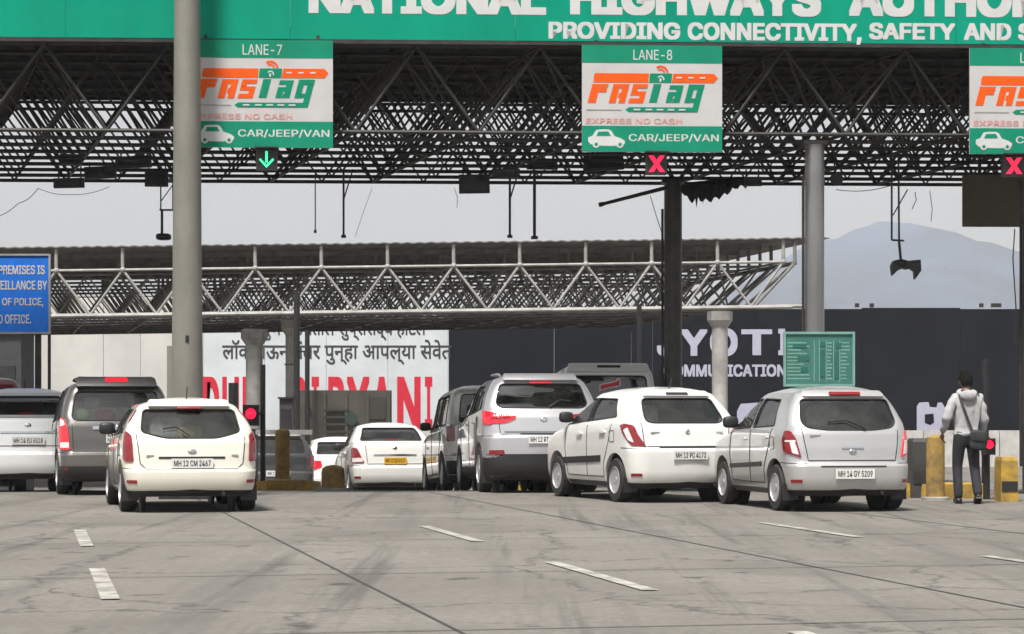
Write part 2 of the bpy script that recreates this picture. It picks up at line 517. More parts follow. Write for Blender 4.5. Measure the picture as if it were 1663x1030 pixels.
def corrugated(name, m, root, x0, x1, y0, y1, z, amp=0.03, pitch=0.3, th=0.03, skew=0.0):
    mb = MB(); n = int((x1 - x0) / pitch) * 4; V = []
    for i in range(n + 1):
        x = x0 + (x1 - x0) * i / n
        dz = amp * (1 if (i % 4) in (1, 2) else -1)
        xb = x - (y1 - y0) * math.tan(skew); V += [(x, y0, z + dz), (xb, y1, z + dz), (x, y0, z + dz + th), (xb, y1, z + dz + th)]
    Fs = []
    for i in range(n):
        a, b_ = 4 * i, 4 * i + 4
        Fs += [(a, a + 1, b_ + 1, b_), (a + 2, b_ + 2, b_ + 3, a + 3), (a, b_, b_ + 2, a + 2), (a + 1, a + 3, b_ + 3, b_ + 1)]
    mb.add(V, Fs)
    return mb.build(name, m, root)

GY = R(2.6)
GC, GS = math.cos(GY), math.sin(GY)
def GL(px, py, v):
    """Pixel on the near canopy, at v metres behind its front face, in the canopy's own axes."""
    k = (px - CX) / F
    u = (k * (33 + v * GC) + v * GS) / (GC - k * GS)
    D = 33 + u * GS + v * GC
    return Vector((u, v, PZ(py, D)))
def GW(px, py, v):
    p = GL(px, py, v)
    return Vector((p.x * GC - p.y * GS, 33 + p.x * GS + p.y * GC, p.z))

near = thing('toll_canopy', 'dark steel lattice toll canopy over the lanes behind the green banner', 'canopy', (0, 33, 0), GY, 'lattice canopies of the toll plaza')
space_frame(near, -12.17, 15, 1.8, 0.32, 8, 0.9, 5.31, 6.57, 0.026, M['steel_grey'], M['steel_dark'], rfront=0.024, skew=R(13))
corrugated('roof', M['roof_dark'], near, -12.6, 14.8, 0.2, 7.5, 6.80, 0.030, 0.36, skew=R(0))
mb = MB()
for j in range(8): mb.box((1.0, 0.4 + 0.9 * j, 6.73), (27.0, 0.07, 0.07))
mb.build('purlin', M['steel_dark'], near, kind='stuff')
MB().box((1.0, 7.55, 6.84), (27.0, 0.14, 0.20)).build('gutter', M['roof_dark'], near)

# columns of the near canopy
def column(pxc, v, r, m, label, ztop=5.25, group='steel columns of the near canopy'):
    p = GW(pxc, HY, v); t = thing('canopy_column', label, 'column', (p.x, p.y, gz(p.y)), 0, group)
    h = ztop - gz(p.y)
    MB().cyl((0, 0, 0), (0, 0, h), r, n=28).build('shaft', m, t, smooth=40)
    MB().box((0, 0, h - 0.02), (r * 2.5, r * 2.5, 0.05)).build('cap_plate', M['steel_dark'], t)
    MB().box((0, 0, 0.02), (r * 4, r * 4, 0.04)).build('base_plate', M['steel_dark'], t)
    MB().cyl((-r - 0.03, -0.02, 0.4), (-r - 0.03, -0.02, h - 0.5), 0.022, n=8).build('conduit', M['steel_dark'], t, smooth=40)
    return t
M['galv'] = mat('brushed_galvanised', (0.34, 0.34, 0.34), 0.34, 0.8, var=0.12, scale=3, stretch=(1, 1, 0.15))
M['col_dark'] = mat('dark_grey_column', (0.075, 0.073, 0.072), 0.5, 0.3, var=0.15, scale=3)
column(1323, 0.75, 0.143, M['galv'], 'shiny silver round column standing behind the green rate board')
column(1093, 6.4, 0.155, M['col_dark'], 'dark grey round column rising behind the white hatchback')
column(1682, 1.2, 0.20, M['col_dark'], 'dark column cut by the edge of the picture beside the walking man')

# ------------------------------------------------------------------ far canopy (opposite carriageway)
FD = 62.0
far = thing('toll_canopy', 'pale grey lattice canopy of the farther toll plaza seen beneath the near one', 'canopy', (0, FD, 0), R(0.8), 'lattice canopies of the toll plaza')
far.rotation_euler = (0, R(-0.75), R(0.8))
def FX(px): return PX(px, FD)
fx0 = FX(1170) - 14 * 1.797
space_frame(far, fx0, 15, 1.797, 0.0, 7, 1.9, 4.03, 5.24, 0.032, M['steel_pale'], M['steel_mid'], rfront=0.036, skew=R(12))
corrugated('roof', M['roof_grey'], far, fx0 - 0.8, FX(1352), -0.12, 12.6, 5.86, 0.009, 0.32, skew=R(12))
for i in range(16):
    MB().cyl((fx0 + i * 1.797, 0, 5.24), (fx0 + i * 1.797, 0, 5.84), 0.05, n=8).build('stub_post', M['steel_pale'], far, smooth=40)
mb = MB()
for j in range(1, 7):
    for i in range(16): xs_ = fx0 + i * 1.797 - j * 1.9 * math.tan(R(12)); mb.cyl((xs_, j * 1.9, 5.24), (xs_, j * 1.9, 5.84), 0.05, n=5, caps=False)
    mb.box((fx0 + 13.5 - j * 1.9 * math.tan(R(12)), j * 1.9, 5.76), (27.0, 0.1, 0.12))
mb.build('roof_support', M['steel_mid'], far, kind='stuff')
for j in range(0, 3):
    MB().box((fx0 + 10.0, 10.6 + j * 1.2, 4.14 + 0.01 * j), (27.0, 0.9, 0.06)).build('dark_band_panel', M['steel_mid'], far)  # panels added to give the dark band under the far lattice
# end wing of the far canopy: lighter raking struts
wing_x = FX(1290)
tk = math.tan(R(12))
for j in range(7):
    y = j * 1.9; xs_ = wing_x - y * tk
    MB().cyl((xs_ + 0.1, y, 5.2), (xs_ - 1.2, y + 0.9, 4.05), 0.045, n=8).build('raking_strut', M['steel_mid'], far, smooth=40)
    MB().cyl((xs_ + 0.1, y, 5.2), (xs_ - 1.0, y, 4.05), 0.04, n=8).build('raking_strut', M['steel_mid'], far, smooth=40)
    MB().cyl((xs_ + 0.1, y, 5.2), (xs_ + 0.1, y, 5.82), 0.05, n=8).build('stub_post', M['steel_mid'], far, smooth=40)
MB().cyl((wing_x + 0.1, 0, 5.2), (wing_x + 0.1 - 12 * tk, 12, 5.2), 0.06, n=8).build('top_chord', M['steel_mid'], far, smooth=40)
MB().cyl((wing_x - 1.3, 0, 4.03), (wing_x + 0.3, 0, 4.03), 0.05, n=8).build('bottom_chord', M['steel_pale'], far, smooth=40)
MB().cyl((fx0, -0.12, 4.0), (wing_x, -0.12, 4.0), 0.045, n=8).build('service_pipe', M['steel_pale'], far, smooth=40)

M['conc_pale'] = mat('pale_concrete', (0.50, 0.49, 0.47), 0.8, var=0.12, scale=2.5, bump=0.1)
M['conc_grey'] = mat('grey_concrete', (0.33, 0.325, 0.31), 0.85, var=0.18, scale=2.0, bump=0.15)
def far_column(px, d, w, ytop, m, label, flare=1.6):
    x = PX(px, d); z0 = gz(d); zt = PZ(ytop, d)
    t = thing('concrete_column', label, 'column', (x, d, z0), 0, 'concrete columns under the farther canopy')
    h = zt - z0
    MB().lathe([(w / 2, 0), (w / 2, h - 0.45)], n=20).build('shaft', m, t, smooth=40)
    MB().lathe([(w / 2, h - 0.45), (w / 2 * flare, h - 0.25), (w / 2 * flare, h)], n=8).build('capital', m, t)
    MB().lathe([(w * 0.8, -0.1), (w * 0.8, 0.35), (w / 2, 0.4)], n=8).build('plinth', m, t)
far_column(1169, 63.0, 0.44, 506, M['conc_pale'], 'pale round concrete column in front of the dark lettered hoarding')
far_column(413, 63.5, 0.47, 535, M['conc_grey'], 'thick grey concrete column just beside the red signal light')
far_column(472, 66.5, 0.30, 520, M['conc_pale'], 'thin pale concrete column behind the tall black post', 1.9)

# ------------------------------------------------------------------ hoardings far behind
HD = 92.0
M['hoard_w'] = mat('white_hoarding', (0.58, 0.62, 0.65), 0.6, var=0.08, scale=0.5)
M['hoard_w2'] = mat('cream_hoarding', (0.56, 0.55, 0.525), 0.6, var=0.08, scale=0.5)
M['hoard_d'] = mat('slate_hoarding', (0.012, 0.0135, 0.018), 0.85, spec=0.12, var=0.12, scale=0.4)
M['hoard_letters'] = mat('lilac_white_letters', (0.42, 0.42, 0.53), 0.6, var=0.04)
M['hoard_red'] = mat('red_letters', (0.58, 0.03, 0.055), 0.8, spec=0.15, var=0.06)
M['hoard_ink'] = mat('black_brush_letters', (0.04, 0.04, 0.045), 0.7, var=0.05)
def HXX(px): return PX(px, HD)
def HZ(py): return PZ(py, HD)

wh = thing('hoarding', 'white hoarding with black handwriting and tall red letters', 'hoarding', (0, HD, gz(HD)))
g0 = -gz(HD)
edges = [60, 168, 228, 330, 430, 530, 630, 727.5]
for i in range(7):
    a, b_ = HXX(edges[i]), HXX(edges[i + 1])
    z0, z1 = HZ(760) + g0, HZ(480) + g0
    MB().box(((a + b_) / 2, 0.05, (z0 + z1) / 2), (b_ - a - 0.03, 0.10, z1 - z0)).build('panel', M['hoard_w2'] if i < 3 else M['hoard_w'], wh)
mb = MB()
for px in (80, 250, 420, 590, 715): MB().box((HXX(px), 0.2, (HZ(480) + g0) / 2), (0.12, 0.12, HZ(480) + g0)).build('post', M['steel_mid'], wh)
def hl(body, x0, y0, x1, y1, m, p, **kw):
    return letters('lettering', body, (HXX(x0), HZ(y1) + g0, HXX(x1), HZ(y0) + g0), m, p, y=-0.012, **kw)
hl('लॉकडाऊन नंतर पुन्हा आपल्या सेवेत', 361, 552, 734, 592, M['hoard_ink'], wh, font=False, bold=0.014)
hl('पुणे शहरातील सुप्रिसद्ध हॉटेल', 425, 514, 692, 553, M['hoard_ink'], wh, font=False, bold=0.014)
for ch, a, b_ in (('D', 329, 356), ('U', 361, 388), ('M', 394, 428), ('B', 470, 498), ('I', 506, 518), ('R', 533, 560), ('Y', 563, 600), ('A', 604, 636), ('N', 645, 683), ('I', 690, 702)):
    hl(ch, a, 612, b_, 697, M['hoard_red'], wh, bold=0.03)

dk = thing('hoarding', 'dark slate hoarding with big white letters and a phone symbol', 'hoarding', (0, HD + 0.4, gz(HD)))
edges = [728.5, 900, 1060, 1230, 1400, 1560, 1720, 1880]
for i in range(7):
    a, b_ = HXX(edges[i]), HXX(edges[i + 1]); z0, z1 = HZ(703) + g0, HZ(500 + (2 if i % 2 else 0)) + g0
    MB().box(((a + b_) / 2, -0.3, (z0 + z1) / 2), (b_ - a - 0.012, 0.14, z1 - z0)).build('panel', M['hoard_d'], dk)
def dl(body, x0, y0, x1, y1, **kw):
    return letters('lettering', body, (HXX(x0), HZ(y1) + g0, HXX(x1), HZ(y0) + g0), M['hoard_letters'], dk, y=-0.39, **kw)
dl('J', 1067, 535, 1099, 579, bold=0.03)
dl('Y', 1105, 535, 1149, 578, bold=0.03)
dl('O', 1153, 533, 1198, 579, bold=0.03)
dl('T', 1204, 535, 1254, 577, bold=0.03)
dl('I', 1264, 534, 1275, 577, bold=0.03)
dl('COMMUNICATIONS', 1078, 592, 1291, 612, bold=0.03)
def dpoly(pts, m, y=-0.39, name='emblem'):
    return MB().plate([(HXX(a), HZ(b_) + g0) for a, b_ in pts], y, y + 0.012).build(name, m, dk)
dpoly([(1489, 660), (1493, 654), (1508, 653), (1510, 661), (1521, 662), (1523, 654), (1530, 654), (1534, 661), (1534, 715), (1489, 715)], M['hoard_letters'])
dpoly([(1502, 673), (1516, 672), (1517, 686), (1511, 690), (1502, 687)], M['hoard_d'], -0.40)
dpoly([(1197, 668), (1203, 656), (1230, 654), (1240, 662), (1240, 700), (1197, 700)], M['hoard_letters'])
for px in (1392, 1416, 1594, 1618):
    MB().box((HXX(px), -0.35, HZ(496) + g0), (0.16 if px != 1618 else 0.4, 0.16, 0.16)).build('floodlight', M['black'], dk)
wl = thing('boundary_wall', 'low pale concrete wall along the foot of the dark hoarding', 'wall', (0, HD - 2.0, gz(HD)))
for i in range(9):
    a = HXX(640) + i * 3.0
    MB().box((a + 1.5, 0, 0.72), (2.97, 0.2, 1.44)).build('panel', M['conc_pale'], wl)

db = thing('kiosk', 'dark grey kiosk behind the white saloon under the blue sign', 'kiosk', (PX(8, 60), 60, gz(60)))
hk = PZ(543, 60) - gz(60)
MB().box((0, 0, hk / 2), (1.2, 1.6, hk)).build('wall', mat('kiosk_dark', (0.045, 0.046, 0.05), 0.6), db)
MB().box((0, 0, hk + 0.04), (1.35, 1.8, 0.08)).build('roof', M['steel_dark'], db)
MB().box((0.1, -0.815, hk - 1.2), (0.7, 0.03, 0.7)).build('window', M['glass_dark'], db)

# ------------------------------------------------------------------ big banner and lane signs on the near canopy
M['banner'] = mat('green_banner', (0.004, 0.285, 0.185), 0.8, spec=0.05, var=0.09, scale=0.7, stretch=(1, 1, 0.3), col2=(0.004, 0.235, 0.155))
M['sign_green'] = mat('green_sign', (0.005, 0.235, 0.14), 0.7, spec=0.15, var=0.07, scale=2)
M['sign_white'] = mat('white_sign', (0.50, 0.495, 0.50), 0.7, spec=0.2, var=0.05, scale=2)
M['letter_w'] = mat('white_sign_letters', (0.56, 0.565, 0.57), 0.7, spec=0.2, var=0.04, scale=2)
M['orange'] = mat('orange_print', (0.78, 0.10, 0.008), 0.7, spec=0.15, var=0.04)
M['green_print'] = mat('green_print', (0.003, 0.22, 0.125), 0.7, spec=0.15, var=0.04)
M['pale_red'] = mat('faded_red_print', (0.66, 0.30, 0.28), 0.6, var=0.04)
M['grey_print'] = mat('grey_print', (0.36, 0.36, 0.37), 0.6)

bn = thing('banner', 'long green banner with large white lettering across the canopy', 'banner', (0, 33, 0), GY)
zb0 = GL(831.5, 66, 0).z
cuts = [-13.0, -9.6, -6.42, -3.2, 0.05, 3.3, 6.5, 9.7, 12.9]
for i in range(8):
    MB().box(((cuts[i] + cuts[i + 1]) / 2, 0.03 + 0.002 * (i % 2), zb0 + 0.85), (cuts[i + 1] - cuts[i] - 0.004, 0.05, 1.7)).build('panel', M['banner'], bn)
MB().box((0, 0.06, zb0 - 0.03), (25.8, 0.10, 0.055)).build('frame', M['steel_dark'], bn)
def bl(body, x0, y0, x1, y1, **kw):
    a, b_ = GL(x0, y1, -0.02), GL(x1, y0, -0.02)
    zc0 = GL((x0 + x1) / 2, y1, -0.02).z; zc1 = GL((x0 + x1) / 2, y0, -0.02).z
    letters('lettering', body, (a.x, zc0, b_.x, zc1), M['letter_w'], bn, y=0.002, **kw)
bl('NATIONAL', 501, -33, 887, 23, bold=0.045)
bl('HIGHWAYS', 926, -31, 1334, 25.5, bold=0.045)
bl('AUTHORITY', 1379, -30, 1820, 28, bold=0.045)
bl('OF INDIA', 1862, -28, 2180, 30, bold=0.045)
bl('PROVIDING', 891, 35.5, 1105, 63.5, bold=0.035)
bl('CONNECTIVITY,', 1117, 37, 1400, 71.5, bold=0.035)
bl('SAFETY', 1412, 37, 1552, 64.5, bold=0.035)
bl('AND', 1566, 37.5, 1643, 65, bold=0.035)
bl('SPEED', 1654, 38, 1780, 66, bold=0.035)

def lane_sign(n, pxl, pyt, label, state, sig=0.0):
    """A hanging lane board; artwork laid out in a 1177 x 898 grid."""
    a = GL(pxl, pyt, -0.05); b_ = GL(pxl + 228, pyt + 173, -0.05)
    W, H = 2.04, 1.545
    cx = (a.x + b_.x) / 2
    t = thing('lane_sign', label, 'sign', (0, 33, 0), GY, 'lane signs hanging from the banner')
    def q(p): return (cx - W / 2 + (p[0] - 78) / 1177 * W, a.z - (p[1] - 60) / 898 * H)
    def rect(x0, y0, x1, y1): return [q((x0, y0)), q((x1, y0)), q((x1, y1)), q((x0, y1))]
    MB().plate(rect(78, 60, 1255, 958), -0.05, -0.01).build('panel', M['sign_white'], t)
    MB().plate(rect(78, 60, 1255, 208), -0.054, -0.05).build('header', M['sign_green'], t)
    MB().plate(rect(78, 740, 1255, 958), -0.054, -0.05).build('footer', M['sign_green'], t)
    def tx(body, x0, y0, x1, y1, m, **kw):
        p0, p1 = q((x0, y1)), q((x1, y0))
        return letters('lettering', body, (p0[0], p0[1], p1[0], p1[1]), m, t, y=-0.0552, **kw)
    tx('LANE-%d' % n, 508, 97, 834, 184, M['letter_w'], bold=0.004)
    tx('CAR/JEEP/VAN', 470, 806, 1226, 876, M['letter_w'], bold=0.012)
    tx('EXPRESS NO CASH', 112, 676, 918, 722, M['pale_red'], bold=0.01)
    cnt = [0]
    def poly(name, polys, m, base=-0.0545):
        mb = MB()
        for pl in polys:
            cnt[0] += 1
            y = base - 0.00025 * (cnt[0] % 12)
            mb.plate([q(p) for p in pl], y, -0.0502)
        return mb.build(name, m, t)
    para = lambda x0, x1, y0, y1, s=-0.26: [(x0, y0), (x1, y0), (x1 + s * (y1 - y0), y1), (x0 + s * (y1 - y0), y1)]
    bar = [[(190, 297), (640, 297), (634, 374), (172, 374), (178, 318)], [(845, 297), (1185, 297), (1218, 333), (1185, 374), (830, 374)]]
    FA = [para(165, 232, 388, 546), para(232, 300, 388, 420), para(222, 288, 424, 456)]
    AA = [para(342, 398, 388, 546), para(424, 476, 388, 546), para(398, 424, 388, 424), para(388, 414, 462, 500)]
    SS = [para(508, 632, 388, 422), para(499, 545, 422, 448), para(492, 616, 448, 482), para(562, 607, 482, 508), para(476, 600, 508, 546)]
    poly('logo_orange', bar, M['orange'])
    for L_ in (FA, AA, SS): poly('logo_letter', L_, M['orange'])
    poly('logo_bar_green', [[(650, 297), (835, 297), (826, 374), (640, 374)]], M['green_print'])
    TT = [para(680, 744, 386, 541)]
    aa = [para(818, 932, 395, 430), para(872, 923, 430, 541), para(802, 872, 452, 486), para(793, 842, 486, 541), para(842, 858, 508, 541)]
    gg = [para(976, 1108, 388, 430), para(965, 1014, 430, 541), para(1046, 1097, 430, 622), para(994, 1030, 505, 541), [(472, 582), (1006, 582), (1003, 622), (468, 622), (442, 603)]]
    for L_ in (TT, aa, gg): poly('logo_letter', L_, M['green_print'])
    ws = [[(x, 326), (x + 46, 326), (x + 42, 338), (x - 4, 338)] for x in (872, 970, 1068)] + [[(x, 597), (x + 56, 597), (x + 52, 609), (x - 4, 609)] for x in (512, 612, 706, 798, 892)]
    for w_ in ws: poly('logo_dash', [w_], M['letter_w'], -0.0585)
    def arc(c, r0, r1, a0, a1, n=10):
        A = [a0 + (a1 - a0) * i / n for i in range(n + 1)]
        return [(c[0] + r1 * math.cos(R(x)), c[1] - r1 * math.sin(R(x))) for x in A] + [(c[0] + r0 * math.cos(R(x)), c[1] - r0 * math.sin(R(x))) for x in A[::-1]]
    poly('logo_wave', [arc((738, 295), 50, 66, 5, 125), arc((738, 295), 24, 38, 10, 130)], M['orange'])
    poly('logo_wave', [arc((738, 345), 20, 30, -20, 150), [(728, 340), (744, 336), (742, 366), (728, 366)]], M['letter_w'], -0.0585)
    poly('logo_line', [[(115, 600), (410, 600), (410, 609), (115, 609)]], M['grey_print'])
    car = [(130, 838), (165, 826), (195, 777), (232, 771), (300, 771), (324, 782), (350, 828), (405, 846), (438, 868), (436, 890), (415, 905), (330, 910), (240, 908), (150, 896), (128, 872)]
    poly('car_symbol', [car], M['letter_w'])
    poly('car_symbol_window', [[(214, 790), (298, 788), (318, 824), (200, 826)]], M['sign_green'], -0.058)
    def disc(c, r): return [(c[0] + r * math.cos(2 * math.pi * i / 14), c[1] + r * math.sin(2 * math.pi * i / 14)) for i in range(14)]
    for x_ in (196, 396): poly('car_symbol_wheel', [disc((x_, 897), 30)], M['letter_w'], -0.0583)
    for x_ in (196, 396): poly('car_symbol_hub', [disc((x_, 897), 14)], M['sign_green'], -0.0615)
    for x in (200, 1130):
        p = q((x, 60)); MB().box((p[0], 0.0, p[1] + 0.03), (0.05, 0.02, 0.10)).build('hanger', M['steel_dark'], t)
    # lane signal below the board
    s = thing('lane_signal', ('green arrow' if state == 'go' else 'red cross') + ' signal hanging below the ' + {7: 'board beside the grey pole', 8: 'board shown in full', 9: 'board cut by the picture edge'}[n], 'signal', (0, 33, 0), GY, 'lane signals below the lane signs')
    cz = a.z - H - 0.17; sx = q((705, 0))[0] + sig
    MB().box((sx, 0.05, cz), (0.30, 0.16, 0.30)).build('housing', M['black'], s)
    MB().box((sx, -0.04, cz + 0.165), (0.34, 0.22, 0.02)).build('visor', M['black'], s)
    mb = MB()
    if state == 'go':
        em = mat('led_green', (0.06, 0.85, 0.40), 0.4, emit=0.8, var=0.0)
        mb.plate([(sx - 0.018, cz + 0.12), (sx + 0.018, cz + 0.12), (sx + 0.018, cz - 0.045), (sx - 0.018, cz - 0.045)], -0.042, -0.031)
        mb.plate([(sx - 0.11, cz - 0.005), (sx - 0.09, cz + 0.02), (sx, cz - 0.075), (sx, cz - 0.12)], -0.043, -0.031)
        mb.plate([(sx + 0.11, cz - 0.005), (sx + 0.09, cz + 0.02), (sx, cz - 0.075), (sx, cz - 0.12)], -0.0435, -0.031)
    else:
        em = mat('led_red', (0.90, 0.015, 0.07), 0.4, emit=0.75, var=0.0)
        for sgn in (-1, 1):
            mb.plate([(sx + sgn * -0.12, cz + 0.12), (sx + sgn * -0.045, cz + 0.12), (sx + sgn * 0.12, cz - 0.12), (sx + sgn * 0.045, cz - 0.12)], -0.042 - 0.001 * sgn, -0.031)
    mb.build('led_symbol', em, s)
lane_sign(7, 311, 64.5, 'lane 7 green and white board partly behind the grey pole', 'go')
lane_sign(8, 945, 73, 'lane 8 green and white board hanging in full view', 'stop')
lane_sign(9, 1573, 78, 'lane 9 green and white board cut by the picture edge', 'stop', -0.43)

# ------------------------------------------------------------------ tall grey pole in front
pp = PT(304, HY, 32.25)
pole = thing('light_pole', 'tall tapered grey steel pole rising in front of the banner', 'pole', (pp.x, pp.y, 0))
M['pole'] = mat('dull_galvanised_pole', (0.225, 0.22, 0.195), 0.55, 0.25, var=0.10, scale=2.2, stretch=(1, 1, 0.4))
MB().lathe([(0.245, 0), (0.235, 1.0), (0.222, 1.45), (0.205, 3.2), (0.188, 6.2), (0.170, 9.5)], n=36).build('shaft', M['pole'], pole, smooth=40)
MB().box((0, 0, 0.02), (0.7, 0.7, 0.04)).build('base_plate', M['steel_grey'], pole)
for a in range(4):
    MB().cyl((0.28 * math.cos(a * 1.571 + 0.785), 0.28 * math.sin(a * 1.571 + 0.785), 0.03), (0.28 * math.cos(a * 1.571 + 0.785), 0.28 * math.sin(a * 1.571 + 0.785), 0.12), 0.018, n=6).build('bolt', M['steel_grey'], pole)
cb = MB().box((-0.19, 0.08, 1.30), (0.19, 0.2, 1.72)).build('cable_box', M['pole'], pole)
MB().box((-0.13, -0.03, 1.75), (0.012, 0.03, 0.6)).build('hinge', M['steel_dark'], cb)
MB().box((0.03, -0.205, 2.25), (0.05, 0.03, 0.10)).build('tag_plate', M['steel_grey'], pole)

# ------------------------------------------------------------------ blue notice at the left, green rate board
def board(name, label, px0, py0, px1, py1, d, m, frame, parts):
    x0, x1, z0, z1 = PX(px0, d), PX(px1, d), PZ(py1, d), PZ(py0, d)
    t = thing(name, label, 'sign', (0, d, 0))
    MB().box(((x0 + x1) / 2, 0, (z0 + z1) / 2), (x1 - x0, 0.03, z1 - z0)).build('panel', m, t)
    fw = 0.035
    for c, s_ in ((((x0 + x1) / 2, -0.012, z1), (x1 - x0 + fw, 0.05, fw)), (((x0 + x1) / 2, -0.012, z0), (x1 - x0 + fw, 0.05, fw)), ((x0, -0.012, (z0 + z1) / 2), (fw, 0.054, z1 - z0 - fw)), ((x1, -0.012, (z0 + z1) / 2), (fw, 0.054, z1 - z0 - fw))):
        MB().box(c, s_).build('frame', frame, t)
    parts(t, d)
    return t
M['blue'] = mat('blue_sign', (0.02, 0.17, 0.70), 0.7, spec=0.15, var=0.06)
def blue_parts(t, d):
    for s_, x0, x1, y in (('THIS PREMISES IS', -34, 73, 446), ('SURVEILLANCE BY', -31, 77, 471), ('DEPT. OF POLICE,', -34, 71, 499), ('CID OFFICE.', -15, 51, 526)):
        letters('lettering', s_, (PX(x0, d), PZ(y, d), PX(x1, d), PZ(y - 15, d)), M['letter_w'], t, y=-0.02, bold=0.02)
    for px in (-60, 61):
        MB().box((PX(px, d), 0.05, PZ(545, d) / 2 + 0.3), (0.11, 0.06, PZ(545, d) + 0.6)).build('post', M['steel_dark'], t)
    MB().box((PX(79, d), 0.06, PZ(545, d) / 2 + 0.2), (0.05, 0.05, PZ(545, d) + 0.4)).build('post', M['black'], t)
board('notice_board', 'blue notice board with white capitals at the picture edge', -70, 414, 81, 541, 42.0, M['blue'], M['steel_pale'], blue_parts)

M['rate'] = mat('faded_green_board', (0.04, 0.165, 0.13), 0.6, var=0.10, scale=3)
M['rate_lt'] = mat('faded_green_print', (0.17, 0.34, 0.29), 0.6, var=0.08)
M['rate_dk'] = mat('dark_green_print', (0.014, 0.12, 0.095), 0.6, var=0.08)
def rate_parts(t, d):
    def rc(x0, y0, x1, y1, m, nm, yy=-0.018): MB().plate([(PX(x0, d), PZ(y0, d)), (PX(x1, d), PZ(y0, d)), (PX(x1, d), PZ(y1, d)), (PX(x0, d), PZ(y1, d))], yy, -0.014).build(nm, m, t)
    rng = random.Random(5)
    for x in (1321.5, 1330, 1341, 1353, 1363): rc(x, 553, x + 1.2, 620, M['rate_lt'], 'table_line')
    for i in range(11):
        y = 556 + i * 5.8
        rc(1278, y, 1278 + rng.uniform(22, 38), y + 2.0, M['rate_lt'], 'print_line')
        rc(1343, y, 1343 + rng.uniform(5, 9), y + 2.4, M['rate_lt'], 'print_line')
        rc(1365, y, 1365 + rng.uniform(8, 15), y + 2.0, M['rate_lt'], 'print_line')
    for x0, y0, x1, y1 in ((1287, 558, 1309, 565), (1295, 578, 1314, 586), (1300, 596, 1311, 604), (1331, 555, 1340, 563), (1331.5, 568, 1339.5, 612), (1357, 557, 1366, 566), (1354.5, 572, 1361.5, 615)):
        rc(x0, y0, x1, y1, M['rate_dk'], 'print_block', -0.022)
    for px in (1290, 1368): MB().box((PX(px, d), 0.04, PZ(545, d) / 2), (0.05, 0.05, PZ(545, d))).build('post', M['steel_grey'], t)
board('rate_board', 'faded green toll rate board with thin pale frame above the silver hatchback', 1274, 541, 1386, 626, 32.9, M['rate'], M['rate_lt'], rate_parts)

# ------------------------------------------------------------------ cars
def pchip(xs, ys, x):
    xs, ys = np.asarray(xs, float), np.asarray(ys, float)
    h = np.diff(xs); d = np.diff(ys) / h
    m = np.zeros_like(ys)
    for i in range(1, len(xs) - 1):
        if d[i - 1] * d[i] > 0:
            w1, w2 = 2 * h[i] + h[i - 1], h[i] + 2 * h[i - 1]
            m[i] = (w1 + w2) / (w1 / d[i - 1] + w2 / d[i])
    m[0], m[-1] = d[0], d[-1]
    x = min(max(x, xs[0]), xs[-1])
    i = min(max(int(np.searchsorted(xs, x)) - 1, 0), len(xs) - 2)
    t = (x - xs[i]) / h[i]
    return ((1 + 2 * t) * (1 - t) ** 2 * ys[i] + t * (1 - t) ** 2 * h[i] * m[i] + t * t * (3 - 2 * t) * ys[i + 1] + t * t * (t - 1) * h[i] * m[i + 1])

